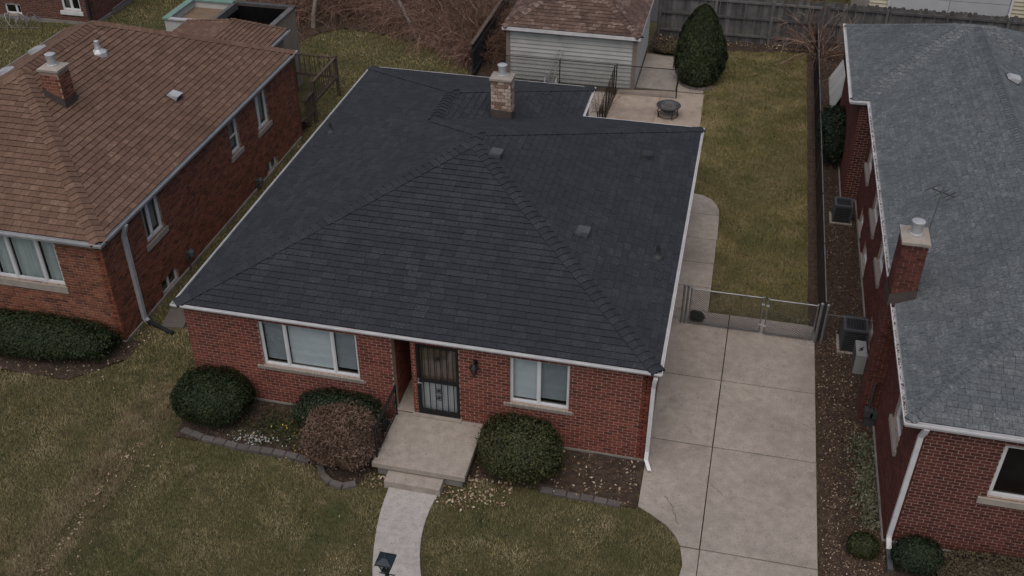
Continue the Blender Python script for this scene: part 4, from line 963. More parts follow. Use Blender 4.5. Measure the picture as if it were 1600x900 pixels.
lp = thing('lamp_post', 'blue black lantern on a post at the front walk', 'lamp post', (-5.1, 11.9, 0))
b = Buf(); b.tube([(-5.1, 11.9, -.1), (-5.1, 11.9, 1.6)], .04, 10); b.lathe((-5.1, 11.9, 0), [(.1, 0), (.09, .06), (.05, .12)], 10); b.tube([(-5.25, 11.9, 1.48), (-4.95, 11.9, 1.48)], .012, 6); b.build('post', 'lamp_blue', lp)
cx, cy, cz = -5.1, 11.9, 1.6
b = Buf(); b.box((cx - .075, cy - .075, cz), (cx + .075, cy + .075, cz + .03))
for sx in (-1, 1):
    for sy in (-1, 1): b.tube([(cx + sx * .065, cy + sy * .065, cz + .02), (cx + sx * .115, cy + sy * .115, cz + .26)], .009, 4)
b.box((cx - .13, cy - .13, cz + .255), (cx + .13, cy + .13, cz + .275)); b.build('lantern_frame', 'lamp_blue', lp)
b = Buf(); b.add([(cx + sx * q, cy + sy * q, z) for q, z in ((.06, cz + .03), (.108, cz + .255)) for sx, sy in ((-1, -1), (1, -1), (1, 1), (-1, 1))], [(i, (i + 1) % 4, 4 + (i + 1) % 4, 4 + i) for i in range(4)]); b.build('lantern_glass', 'dark_glass', lp)
b = Buf(); b.lathe((cx, cy, cz), [(.02, .05), (.02, .15), (0, .2)], 8); b.build('bulb', 'white_metal', lp)
b = Buf(); b.add([(cx + sx * q, cy + sy * q, z) for q, z in ((.165, cz + .262), (.155, cz + .29), (.04, cz + .36)) for sx, sy in ((-1, -1), (1, -1), (1, 1), (-1, 1))], [(r * 4 + i, r * 4 + (i + 1) % 4, r * 4 + 4 + (i + 1) % 4, r * 4 + 4 + i) for r in range(2) for i in range(4)] + [(3, 2, 1, 0), (8, 9, 10, 11)])
b.lathe((cx, cy, cz + .35), [(.035, 0), (.03, .03), (.015, .04), (.02, .06), (0, .08)], 8); b.build('lantern_roof', 'lamp_blue', lp)

def edging(label, pts, z=.0, w=.16, L=.28, h=.13, group=None):
    """row of edging stones along a polyline, every stone a part"""
    root = thing('garden_edging', label, 'edging', (pts[0][0], pts[0][1], 0), group)
    P = [Vector((x, y, 0)) for x, y in pts]; i = 0; acc = 0
    # walk along
    path = []
    for a, c in zip(P[:-1], P[1:]):
        n = max(1, int((c - a).length / .02)); path += [a.lerp(c, k / n) for k in range(n)]
    step = int((L + .02) / .02); k = 0
    while k + step < len(path):
        a, c = path[k], path[min(k + step - 1, len(path) - 1)]; d = c - a; ang = math.atan2(d.y, d.x); m_ = (a + c) / 2
        b = Buf(); hl = d.length / 2 + .006; hh = h * random.uniform(.85, 1.1)
        v = []
        mt = Matrix.Rotation(ang + random.uniform(-.05, .05), 3, 'Z')
        for q, zz in ((1, -.04), (1, hh - .03), (.8, hh)):
            for sx, sy in ((-1, -1), (1, -1), (1, 1), (-1, 1)): v.append(m_ + mt @ Vector((sx * (hl - (1 - q) * .05), sy * w / 2 * q, zz)))
        b.add(v, [(8, 9, 10, 11)] + [(r * 4 + i, r * 4 + (i + 1) % 4, r * 4 + 4 + (i + 1) % 4, r * 4 + 4 + i) for r in range(2) for i in range(4)]); b.build('edging_stone', 'edging', root); k += step
    return root
edging('row of grey edging stones along the bed below the wide front window', [(-11.6, 15.95), (-11.0, 15.8), (-10.0, 15.72), (-9.0, 15.72), (-8.45, 15.68), (-8.1, 15.62)])
edging('curved ring of edging stones round the foot of the brown shrub', [(-8.0, 15.55), (-7.85, 15.3), (-7.6, 15.12), (-7.3, 15.07), (-7.05, 15.2), (-6.88, 15.5)], w=.15)
edging('low edging stones between lawn and the bed beside the driveway', [(-3.0, 15.98), (-2.2, 15.96), (-1.5, 15.94), (-.92, 15.92)], h=.08)
edging('ring of edging stones round the conical evergreen', [(-2.0, 38.35), (-1.8, 37.98), (-1.35, 37.85), (-.9, 37.95), (-.6, 38.3)], h=.1)
# loose paving stones between the houses
for i, (x, y, sx, sy, a) in enumerate(((-13.85, 19.95, .3, .42, .2), (-14.0, 20.75, .28, .35, -.1))):
    b = Buf(); b.obox((x, y, .03), sx, sy, .04, a); o = b.build('paving_stone', 'edging'); at_base(o, (x, y, 0))
    tag(o, ['large flat stone slab on the grass beside the left house drain hose', 'stone slab behind another in the gap between the two left houses'][i], 'stone', 'stone slabs between the houses')

# ================================================================== PLANTS OF THE FRONT GARDEN
shrub('boxwood_shrub', 'round dark green clipped shrub at the left corner of the brick bungalow', 'shrub', (-11.13, 16.65, .03), .92, .76, 1.08, 'boxwood', 15000, .032, 3, 'clipped evergreen shrubs', amp=.13)
shrub('boxwood_shrub', 'round olive green clipped shrub right of the concrete porch', 'shrub', (-3.62, 16.55, .03), 1.0, .82, 1.2, 'boxwood_olive', 16000, .032, 5, 'clipped evergreen shrubs', amp=.12)
shrub('yew_shrub', 'dark low evergreen shrub behind the brown dried shrub', 'shrub', (-8.05, 16.85, .03), 1.15, .62, .95, 'yew', 9000, .035, 7, amp=.1)
shrub('dried_shrub', 'rounded shrub of dry brown leaves left of the porch', 'shrub', (-7.6, 15.95, .03), .88, .74, 1.32, 'dry_leaf', 15000, .045, 9, core='mulch', shell=.3, jitter=1.2, asp=.3, amp=.07)
shrub('evergreen_hedge', 'long dark hedge under the curtained window of the left house', 'hedge', (-17.35, 18.0, .03), 2.8, .7, .85, 'boxwood', 26000, .034, 11, flat=3.4, amp=.12)
shrub('boxwood_shrub', 'small green ball shrub in the mulch beside the driveway', 'shrub', (3.82, 15.75, .03), .3, .28, .42, 'boxwood_olive', 3000, .026, 13)
shrub('dark_shrub', 'dark rounded shrub beside the downspout of the right house', 'shrub', (4.88, 15.6, .03), .5, .42, .68, 'yew', 5000, .03, 15)
shrub('dry_hedge', 'wide brownish dormant hedge under the front window of the right house', 'hedge', (6.9, 15.5, .03), 1.75, .5, .5, 'dry_cover', 14000, .032, 17, core='mulch', flat=3.2, jitter=.9)
shrub('small_shrub', 'tiny dark shrub on the driveway behind the gate', 'shrub', (-.15, 23.05, .05), .2, .18, .22, 'yew', 900, .022, 19)
# evergreen tree: pear shaped arborvitae
def arbor(loc, H, Rr, n, mat, label):
    root = thing('arborvitae_tree', label, 'tree', loc)
    t = rng.random(n) ** .85; prof = np.interp(t, [0, .06, .15, .3, .5, .7, .85, .95, 1], [.68, .84, .96, 1, .93, .74, .52, .3, .06])
    a = rng.uniform(0, 2 * math.pi, n); g = 1 + .05 * np.sin(a * 3 + t * 5) + .05 * np.sin(a * 7 - t * 11) + .03 * np.sin(a * 13 + t * 23)
    r = Rr * prof * g * (1 - .22 * rng.random(n) ** 1.5)
    C = np.c_[np.cos(a) * r, np.sin(a) * r, .06 + t * H * (1 + .0 * t)] + np.array(loc)
    Nn = np.c_[np.cos(a), np.sin(a), np.full(n, .25)] + unit(n) * .55; Nn /= np.linalg.norm(Nn, axis=1)[:, None]
    dr = np.c_[np.cos(a) * .3, np.sin(a) * .3, np.ones(n)]
    npmesh('crown', leaves(C, Nn, .075 * rng.uniform(.6, 1.3, n), .4, dr), 4, rng.random(n), mat, root)
    b = Buf(); b.lathe(loc, [(Rr * q * .86, .06 + z * H) for q, z in zip([.6, .84, .96, 1, .93, .74, .52, .22], [0, .06, .15, .3, .5, .7, .85, .97])], 20); b.build('dark_core', 'boxwood', root, smooth=True)  # closed dark core added inside the crown against see-through
    b = Buf(); b.tube([(loc[0], loc[1], -.05), (loc[0], loc[1], H * .6)], [.12, .04], 8); b.build('trunk', 'bark', root); return root
arbor((-1.4, 38.7, .03), 2.95, .98, 30000, 'arborvitae', 'tall conical evergreen tree at the back corner of the patio')
shrub('yew_shrub', 'dark green loose shrub in the mulch beside the right house wing', 'shrub', (3.62, 33.7, .03), .55, 1.3, 1.5, 'yew', 10000, .045, 23, jitter=.8, amp=.2)
shrub('low_shrub', 'low dark shrub on the ground behind the siding garage corner', 'shrub', (-2.6, 41.3, .03), .8, .5, .45, 'dry_cover', 4000, .04, 25, jitter=.9, amp=.2)

# ================================================================== BACK: GARAGE WITH SIDING
gar = thing('garage', 'weathered grey siding garage with old brown hip roof behind the bungalow', 'garage', (-6.2, 39.7, 0))
gx0, gx1, gy0, gy1, gz = -8.75, -3.72, 37.35, 41.9, 2.15
b = Buf(); b.box((gx0 + .02, gy0 + .02, 0), (gx1 - .02, gy1, gz)); b.build('wall', 'siding', gar)
for k in range(13):
    z = .06 + k * .162; b = Buf()
    b.add([(gx0 + .1, gy0 - .03, z), (gx1 - .12, gy0 - .03, z), (gx1 - .12, gy0 + .01, z + .17), (gx0 + .1, gy0 + .01, z + .17), (gx0 + .1, gy0 + .02, z), (gx1 - .12, gy0 + .02, z)], [(0, 1, 2, 3), (4, 5, 1, 0)]); b.build('siding_board', 'siding', gar)
    b = Buf(); b.add([(gx1 + .02, gy0, z), (gx1 + .02, gy1, z), (gx1 - .01, gy1, z + .17), (gx1 - .01, gy0, z + .17), (gx1 - .02, gy0, z), (gx1 - .02, gy1, z)], [(0, 1, 2, 3), (4, 5, 1, 0)]); b.build('siding_board', 'white_siding', gar)
for x in (gx0, gx1 - .14):
    b = Buf(); b.box((x - .0, gy0 - .045, 0), (x + .15, gy0 + .02, gz)); b.build('corner_board', 'corner_wood', gar)
ex0, ex1, ey0, ey1, gm = gx0 - .12, gx1 + .14, gy0 - .22, gy1 + .2, .5
gh = (ex1 - ex0) / 2 ; gmid = (ex0 + ex1) / 2
hy = (ey1 - ey0) / 2
groof = Roof(gar, 'old_shingle', 'old_shingle', .17, .28, .02, 'brown_shadow_edge')
s_ = min(gh, hy)
ap1, ap2 = ((ex0 + s_, ey0 + s_), (ex1 - s_, ey0 + s_)) if gh > hy else ((gmid, ey0 + s_), (gmid, ey1 - s_))
c1, c2, c3, c4 = (ex0, ey0), (ex1, ey0), (ex1, ey1), (ex0, ey1)
groof.slope((0, ey0), (0, 1), gz + .06, gm, [[c1, c2, ap2, ap1] if gh > hy else [c1, c2, ap1]])
groof.slope((ex1, 0), (-1, 0), gz + .06, gm, [[c2, c3, ap2] if gh > hy else [c2, c3, ap2, ap1]])
groof.slope((0, ey1), (0, -1), gz + .06, gm, [[c3, c4, ap1, ap2] if gh > hy else [c3, c4, ap2]])
groof.slope((ex0, 0), (1, 0), gz + .06, gm, [[c4, c1, ap1] if gh > hy else [c4, c1, ap1, ap2]])
groof.finish(200)
za = gz + .06 + gm * s_
a1, a2 = (ap1, ap2) if gh > hy else (ap1, ap1)
groof.cap((*c1, gz + .06), (*a1, za), pn((0, 1), gm), pn((1, 0), gm)); groof.cap((*c2, gz + .06), (*a2, za), pn((0, 1), gm), pn((-1, 0), gm))
b = Buf(); t = .03
b.box((ex0, ey0 - .02, gz - .08), (ex1, ey0 + t, gz + .05)); b.box((ex1 - t, ey0 + t, gz - .08), (ex1 + .02, ey1, gz + .05)); b.box((ex0 - .02, ey0 + t, gz - .08), (ex0 + t, ey1, gz + .05)); b.build('fascia', 'white_metal', gar)
b = Buf(); b.box((ex0 + .03, ey0 + .03, gz - .03), (ex1 - .03, ey1, gz - .01)); b.build('soffit', 'soffit', gar)
# hand cart beside the garage
hc = thing('hand_cart', 'silver two wheeled cart with raised handles against the garage wall', 'cart', (-6.9, 37.0, 0))
for sx in (-.22, .22):
    b = Buf(); pts = [(-6.9 + sx, 36.98 + .17 * math.cos(a), .18 + .17 * math.sin(a)) for a in [i * math.pi / 8 for i in range(17)]]; b.tube(pts, .03, 6, cap=False)
    for a in (0, 1.05, 2.1): b.tube([(-6.9 + sx, 36.98 + .15 * math.cos(a), .18 + .15 * math.sin(a)), (-6.9 + sx, 36.98 - .15 * math.cos(a), .18 - .15 * math.sin(a))], .008, 4)
    b.build('wheel', 'galv_pale', hc)
b = Buf(); b.tube([(-7.12, 36.98, .18), (-6.68, 36.98, .18)], .015, 6); b.box((-7.12, 36.96, .2), (-6.95, 37.16, .55)); b.build('engine_box', 'galv_pale', hc)
b = Buf()
for sx in (-.1, .12): b.tube([(-6.95 + sx, 36.985, .3), (-6.8 + sx, 37.12, .85), (-6.62 + sx * .7, 37.2, 1.45)], .018, 6)
b.tube([(-6.7, 37.2, 1.45), (-6.52, 37.2, 1.45)], .018, 6); b.build('handle', 'galv_pale', hc)

# ================================================================== FENCES
def chainlink(b, p0, p1, z0, z1, sp=.075, r=.004):
    p0 = Vector((p0[0], p0[1], 0)); p1 = Vector((p1[0], p1[1], 0)); L_ = (p1 - p0).length; u = (p1 - p0) / L_; h = z1 - z0
    n = Vector((u.y, -u.x, 0))
    for s in (1, -1):
        k = -h
        while k < L_:
            a0, a1 = k, k + h; t0, t1 = max(0, -a0 / h), min(1, (L_ - a0) / h)
            if t1 > t0:
                q = lambda t: p0 + u * (a0 + h * t) + Vector((0, 0, z0 + h * t if s > 0 else z1 - h * t)) + n * (.003 * s)
                b.tube([q(t0), q(t1)], r, 3, cap=False, r=.5)
            k += sp
def chain_fence(label, pts, h, mat='galv', mesh='galv', rail='galv_pale', step=2.6, r=.025, sp=.075, rr=.021, name='chain_link_fence', group=None):
    root = thing(name, label, 'fence', (pts[0][0], pts[0][1], 0), group)
    for a, c in zip(pts[:-1], pts[1:]):
        A = Vector((*a, 0)); C = Vector((*c, 0)); n = max(1, round((C - A).length / step))
        for k in range(n + 1):
            if k == 0 and a != pts[0]: continue
            p = A.lerp(C, k / n); b = Buf(); b.tube([(p.x, p.y, -.1), (p.x, p.y, h + .03)], r, 8); b.lathe((p.x, p.y, h + .03), [(r + .006, 0), (r + .004, .02), (0, .045)], 8); b.build('post', mat, root)
        b = Buf(); b.tube([(a[0], a[1], h), (c[0], c[1], h)], rr, 8); b.build('top_rail', rail, root)
        b = Buf(); chainlink(b, a, c, .04, h - .01, sp); b.build('wire_mesh', mesh, root, stuff=True)
    return root
chain_fence('long chain link fence with pale top rail along the mulch strip right of the lawn', [(3.06, 22.9), (3.06, 42.9)], 1.2, 'galv_dark', 'rust_iron', 'galv', 2.9, rr=.016)
b = Buf(); b.box((2.8, 23.4, -.05), (2.98, 42.8, .06)); o = b.build('edge_board', 'mulch'); at_base(o, (2.9, 33, 0)); tag(o, 'dark edging board along the right edge of the back lawn', 'edging')
def gate_leaf(label, x0, x1, y, h=1.2):
    root = thing('chain_link_gate', label, 'gate', ((x0 + x1) / 2, y, .05), 'gate leaves across the driveway')
    for x in (x0, x1): b = Buf(); b.tube([(x, y, .1), (x, y, h + .02)], .02, 8); b.lathe((x, y, h + .02), [(.026, 0), (.024, .02), (0, .045)], 8); b.build('upright', 'galv', root)
    for z, m_ in ((h, 'galv'), (.12, 'galv_dark')): b = Buf(); b.tube([(x0, y, z), (x1, y, z)], .019, 8); b.build('gate_rail', m_, root)
    b = Buf(); chainlink(b, (x0, y), (x1, y), .12, h, .07, .005); b.build('wire_mesh', 'galv_dark', root, stuff=True)
    b = Buf()
    for z in (.35, 1.0): b.obox((x1 if 'wide' in label else x0, y, z), .04, .025, .02)
    b.build('hinge', 'galv_pale', root)
    return root
gate_leaf('wide chain link gate leaf nearer the charcoal roof', -.36, 1.5, 22.78); gate_leaf('narrow chain link gate leaf nearer the mulch strip', 1.62, 2.86, 22.74)
for i, (x, y, r_, lab) in enumerate(((-.55, 22.8, .03, 'gate post closest to the wall of the charcoal roofed bungalow'), (-.45, 22.8, .03, 'second gate post beside the charcoal roofed bungalow'), (2.95, 22.72, .04, 'thick gate post at the driveway end of the gate'), (3.1, 22.7, .035, 'gate post at the corner of the long fence'))):
    b = Buf(); b.tube([(x, y, -.1), (x, y, 1.27)], r_, 10); b.lathe((x, y, 1.27), [(r_ + .008, 0), (r_ + .006, .03), (0, .06)], 10); o = b.build('gate_post', 'galv'); at_base(o, (x, y, 0)); tag(o, lab, 'gate post', 'gate posts')
b = Buf(); b.tube([(3.12, 22.7, 1.0), (4.3, 22.75, .95)], .008, 5); o = b.build('fence_wire', 'galv'); at_base(o, (3.6, 22.7, 0)); tag(o, 'single wire from gate corner post to the right house', 'wire')
chain_fence('rusty chain link fence running along the front of the siding garage', [(-8.7, 36.75), (-4.35, 36.78)], 1.2, 'rust_iron', 'galv_dark', 'rust_iron', 2.2, .022, rr=.016)
chain_fence('chain link panel between the garage corner and the conical evergreen', [(-4.35, 36.78), (-2.05, 36.85)], 1.2, 'rust_iron', 'galv', 'rust_iron', 2.4, .024, rr=.016)
ir = thing('iron_fence', 'short dark iron fence panel along the left side of the patio', 'fence', (-4.4, 34.9, 0))
for y in (32.6, 34.7, 36.7): b = Buf(); b.tube([(-4.42, y, -.05), (-4.42, y, 1.22)], .022, 6); b.build('post', 'rust_iron', ir)
for z in (.15, 1.15): b = Buf(); b.tube([(-4.42, 32.6, z), (-4.42, 36.7, z)], .014, 6); b.build('fence_rail', 'rust_iron', ir)
for k in range(32): y = 32.7 + k * .125; b = Buf(); b.tube([(-4.42, y, .1), (-4.42 + .02 * math.sin(k), y, 1.15)], .009, 4); b.build('picket', 'rust_iron', ir)
bare_shrub('climbing_shrub', 'tangle of bare twigs against the iron fence by the patio', 'shrub', (-4.62, 35.0, .03), 22, 1.1, .6, .009, 'bark', 31, lean=(0, .2))

def board_fence(label, x0, x1, y, h, mat='fence_wood', w=.14, dog=True, name='board_fence', rails=True, skip=0., parent_group=None):
    root = thing(name, label, 'fence', ((x0 + x1) / 2, y, 0), parent_group)
    x = x0; mesh_cache = {}
    while x < x1 - .02:
        hh = h + random.uniform(-.05, .05); ww = w - random.uniform(.008, .02); d = random.uniform(-.012, .012)
        b = Buf(); c = .035 if dog else 0
        poly = [(0, 0), (ww, 0), (ww, hh - c), (ww - c, hh), (c, hh), (0, hh - c)] if dog else [(0, 0), (ww, 0), (ww, hh), (0, hh)]
        n = len(poly); tl = random.uniform(-.008, .008)
        v = [(x + a + tl * z, y + d, z) for a, z in poly] + [(x + a + tl * z, y + d + .02, z) for a, z in poly]
        b.add(v, [tuple(range(n)), tuple(range(2 * n - 1, n - 1, -1))] + [(i, n + i, n + (i + 1) % n, (i + 1) % n) for i in range(n)])
        if random.random() >= skip: b.build('board', mat, root)
        x += w
    if rails:
        for z in (.35, h * .55, h - .22):
            b = Buf(); b.box((x0, y - .075, z - .045), (x1, y - .015, z + .045)); b.build('fence_rail', mat, root)
        k = x0 + .1
        while k < x1: b = Buf(); b.box((k - .05, y - .12, -.1), (k + .05, y - .02, h * .95)); b.build('post', mat, root); k += 2.3
    return root
board_fence('weathered board fence closing the lawn behind the conical evergreen', -3.5, 3.15, 43.05, 2.0, w=.15, dog=False)
board_fence('dog eared picket fence behind the grey roofed house', 3.3, 15.0, 43.1, 2.0, w=.17)
board_fence('old grey board fence half hidden behind the bare thicket', -23, -9.9, 44.6, 1.9, w=.16, dog=False)
# dark solid fence beside the garage (runs front to back)
df = thing('dark_board_fence', 'nearly black solid board fence between thicket and garage', 'fence', (-10.0, 39.8, 0))
y = 36.9
while y < 43: b = Buf(); b.box((-10.03, y, 0), (-9.99, y + .145, 1.45 + random.uniform(-.03, .03))); b.build('board', 'dark_fence', df); y += .16
for z in (.3, 1.2): b = Buf(); b.box((-9.98, 36.9, z - .05), (-9.92, 43.0, z + .05)); b.build('fence_rail', 'dark_fence', df)
b = Buf(); b.box((-10.08, 36.85, 1.47), (-9.94, 43.05, 1.51)); b.build('top_board', 'deck_wood', df)

# ================================================================== FIRE PIT, AIR CONDITIONERS, SMALL THINGS
fp = thing('fire_pit', 'round black metal fire bowl on legs standing on the patio', 'fire pit', (-2.2, 35.3, .04))
c0 = (-2.2, 35.3, .04)
b = Buf(); b.lathe(c0, [(.0, .2), (.2, .22), (.33, .32), (.36, .4), (.44, .415), (.45, .43), (.44, .445), (.36, .44), (.31, .36), (.18, .28), (0, .27)], 32); b.build('bowl', 'galv_dark', fp, smooth=True)
b = Buf(); b.lathe(c0, [(.3, .36), (.12, .37), (.08, .43), (.02, .5), (0, .51)], 14); b.build('ash_heap', 'ash', fp)
for k in range(4):
    a = .5 + k * math.pi / 2; b = Buf(); b.tube([(c0[0] + q * math.cos(a), c0[1] + q * math.sin(a), c0[2] + z) for q, z in ((.36, .41), (.42, .28), (.36, .12), (.4, .0))], .018, 6); b.build('leg', 'black_iron', fp)
b = Buf(); b.tube([(c0[0] + .37 * math.cos(a), c0[1] + .37 * math.sin(a), c0[2] + .07) for a in [i * math.pi / 12 for i in range(25)]], .014, 6, cap=False); b.build('ring', 'black_iron', fp)

def air_con(label, x0, x1, y0, y1, h, mat, group):
    root = thing('air_conditioner', label, 'air conditioner', ((x0 + x1) / 2, (y0 + y1) / 2, 0), group)
    b = Buf(); b.box((x0 - .06, y0 - .06, -.05), (x1 + .06, y1 + .06, .08)); b.build('pad', 'concrete', root)
    b = Buf(); b.box((x0 + .02, y0 + .02, .08), (x1 - .02, y1 - .02, h - .05)); b.build('coil', 'black_plastic', root)
    b = Buf()
    for x in (x0, x1 - .04):
        for y in (y0, y1 - .04): b.box((x, y, .08), (x + .04, y + .04, h - .06))
    t = .07
    b.box((x0, y0, h - .06), (x1, y0 + t, h)); b.box((x0, y1 - t, h - .06), (x1, y1, h)); b.box((x0, y0 + t, h - .06), (x0 + t, y1 - t, h)); b.box((x1 - t, y0 + t, h - .06), (x1, y1 - t, h)); b.build('frame', mat, root)
    k = .1
    while k < h - .08:
        b2 = Buf(); b2.box((x0 + .005, y0 + .005, k), (x1 - .005, y0 + .016, k + .012)); b2.box((x0 + .005, y0 + .02, k), (x0 + .016, y1 - .005, k + .012)); b2.build('louver', 'ac_grey', root); k += .06
    for k in range(7):
        x = x0 + t + (x1 - x0 - 2 * t) * (k + .5) / 7; b = Buf(); b.tube([(x, y0 + t, h - .02), (x, y1 - t, h - .02)], .006, 4); b.build('grille_wire', 'galv_dark', root)
    cx, cy = (x0 + x1) / 2, (y0 + y1) / 2
    for k in range(4):
        a = k * math.pi / 2 + .4; b = Buf(); b.obox((cx + .12 * math.cos(a), cy + .12 * math.sin(a), h - .08), .1, .05, .004, a, tilt=(.25, 0)); b.build('fan_blade', 'galv_dark', root)
    return root
air_con('dark air conditioner in the mulch beside the tall right chimney', 3.56, 4.18, 22.45, 23.1, .78, 'ac_grey', 'air conditioners along the right house')
air_con('smaller air conditioner at the foot of the right house wing', 3.5, 4.05, 28.95, 29.5, .68, 'vent_grey', 'air conditioners along the right house')
mu = thing('heat_pump', 'pale narrow outdoor unit with a small dark emblem beside the chimney', 'heat pump', (4.0, 21.9, 0))
b = Buf(); b.box((3.86, 21.62, .06), (4.12, 22.25, .64)); b.build('casing', 'ac_pale', mu)
b = Buf(); b.lathe((3.99, 21.9, .642), [(.0, .0), (.05, .0), (.05, .004), (0, .004)], 10); b.obox((4.03, 21.97, .643), .05, .012, .003, .8); b.obox((3.97, 21.84, .643), .05, .012, .003, .3); b.build('emblem', 'black_plastic', mu)
b = Buf(); [b.box((3.88, y, -.03), (4.1, y + .06, .06)) for y in (21.66, 22.15)]; b.build('feet', 'galv_dark', mu)
b = Buf(); [b.box((3.853, 21.68, z), (3.858, 22.18, z + .012)) for z in np.arange(.14, .6, .035)]; b.build('grille', 'ac_grey', mu)
# boards leaning on a low dark fence behind the right house wing
lf = thing('dark_board_fence', 'low dark fence behind the white leaning boards near the right house', 'fence', (4.12, 38.6, 0))
y = 36.75
while y < 40.4: b = Buf(); b.box((4.08, y, 0), (4.12, y + .17, 1.15 + random.uniform(-.03, .03))); b.build('board', 'dark_fence', lf); y += .18
b = Buf(); b.box((4.125, 36.75, .9), (4.18, 40.5, 1.0)); b.build('fence_rail', 'dark_fence', lf)
for i in range(5):
    y0 = 37.0 + i * .62; b = Buf(); zt = 1.0 - .04 * i; tw = random.uniform(-.05, .05)
    b.add([(3.62, y0, .04), (3.62, y0 + .57, .04), (4.03, y0 + .57 + tw, zt), (4.03, y0 + tw, zt), (3.65, y0, .03), (3.65, y0 + .57, .03), (4.06, y0 + .57 + tw, zt - .01), (4.06, y0 + tw, zt - .01)], [(0, 3, 2, 1), (4, 5, 6, 7), (3, 7, 6, 2), (0, 4, 7, 3), (1, 2, 6, 5)])
    o = b.build('leaning_board', 'white_siding'); at_base(o, (4.0, y0 + .3, 0)); tag(o, ['white board nearest the camera leaning behind the right house wing', 'second white board leaning behind the right house wing', 'third and middle white board leaning behind the right house wing', 'fourth white board leaning behind the right house wing', 'farthest white board leaning near the picket fence'][i], 'board', 'white leaning boards')

# ================================================================== LEFT BACK: DECK, ROOFLESS ADDITION, THICKET
dk = thing('wooden_railing', 'brown wooden railing enclosing the back stairs of the left brick house', 'railing', (-15.4, 33.1, 0))
posts = [(-14.6, 32.0), (-14.6, 34.3), (-16.3, 34.3)]
for x, y in posts: b = Buf(); b.box((x - .05, y - .05, 0), (x + .05, y + .05, 1.62)); b.build('post', 'deck_wood', dk)
for (p, q, z, zb) in (((-14.6, 32.05), (-14.6, 34.25), 1.56, .9), ((-16.25, 34.3), (-14.65, 34.3), 1.56, .9)):
    A = Vector((*p, 0)); C = Vector((*q, 0)); d = (C - A); L_ = d.length; ang = math.atan2(d.y, d.x); mdl = (A + C) / 2
    b = Buf(); b.obox((mdl.x, mdl.y, z), L_ / 2, .045, .02, ang); b.build('top_rail', 'deck_wood', dk)
    b = Buf(); b.obox((mdl.x, mdl.y, .78), L_ / 2, .025, .06, ang); b.build('rim_board', 'deck_wood', dk)
    n = int(L_ / .19)
    for k in range(1, n): p_ = A.lerp(C, k / n); b = Buf(); b.obox((p_.x, p_.y, (z + zb) / 2 - .04), .013, .013, (z - zb) / 2, ang); b.build('baluster', 'deck_wood', dk)
b = Buf(); b.box((-14.66, 31.1, 1.2), (-14.54, 31.95, 1.25)); b.build('stair_rail', 'deck_wood', dk)
b = Buf(); b.box((-14.63, 31.1, .42), (-14.57, 31.95, .58)); b.build('stair_stringer', 'deck_wood', dk)
for k in range(5): y = 31.2 + k * .16; b = Buf(); b.box((-14.62, y, .55), (-14.58, y + .04, 1.2)); b.build('baluster', 'deck_wood', dk)
for k in range(3): b = Buf(); b.box((-16.2, 30.95 + k * .25, .5 - k * .16), (-14.65, 31.19 + k * .25, .54 - k * .16)); b.build('stair_tread', 'deck_wood', dk)

ad = thing('roofless_addition', 'flat roofed addition with green coping and open black bay behind the left house', 'building', (-18.6, 34.2, 0))
q0, q1, q2, w0, w1, zt = -20.6, -18.75, -16.4, 33.05, 35.2, 3.0
b = Buf(); t = .14
b.box((q0, w0, 0), (q0 + t, w1, zt)); b.box((q0 + t, w0, 0), (q1, w0 + t, zt)); b.box((q0 + t, w1 - t, 0), (q1, w1, zt)); b.build('white_wall', 'white_siding', ad)
b = Buf(); b.box((q1, w0, 0), (q2, w0 + t, zt)); b.box((q1, w1 - t, 0), (q2, w1, zt)); b.box((q2 - t, w0 + t, 0), (q2, w1 - t, zt)); b.build('tan_wall', 'tan_render', ad)
b = Buf(); b.box((q0 - .06, w0 - .06, zt), (q0 + .2, w1 + .06, zt + .06)); b.box((q0 + .2, w1 - .2, zt), (q1, w1 + .06, zt + .06)); b.build('green_coping', 'green_coping', ad)
b = Buf(); b.box((q0 + .2, w0 - .06, zt), (q1, w0 + .14, zt + .05)); b.build('front_coping', 'grey_metal', ad)
b = Buf(); b.box((q1 - .07, w0, zt - .2), (q1 + .07, w1, zt + .06)); b.box((q1 + .07, w1 - .16, zt), (q2 + .05, w1 + .04, zt + .08)); b.box((q2 - .16, w0, zt), (q2 + .05, w1 - .16, zt + .06)); b.build('timber_rim', 'fence_wood', ad)
for k in range(9): y = w0 + t + k * (w1 - w0 - 2 * t) / 9; b = Buf(); b.box((q0 + t, y, zt - .28), (q1 - .07, y + (w1 - w0 - 2 * t) / 9 - .012, zt - .25)); b.build('roof_plank', 'plywood', ad)
b = Buf(); b.obox((-19.35, 33.55, zt - .235), .3, .18, .012, .3); b.build('loose_sheet', 'white_siding', ad)
b = Buf(); b.box((q1 + .07, w0 + t, .6), (q2 - t, w1 - t, .65)); b.build('bay_floor', 'pit', ad)  # bay floor, its shade put into a near-black colour
b = Buf(); b.box((q1 + .075, w0 + t + .01, .66), (q1 + .1, w1 - t - .01, zt - .21)); b.box((q1 + .11, w1 - t - .04, .66), (q2 - t - .01, w1 - t - .01, zt - .03)); b.build('bay_shade_lining', 'pit', ad)  # black sheets added to paint the shade inside the bay

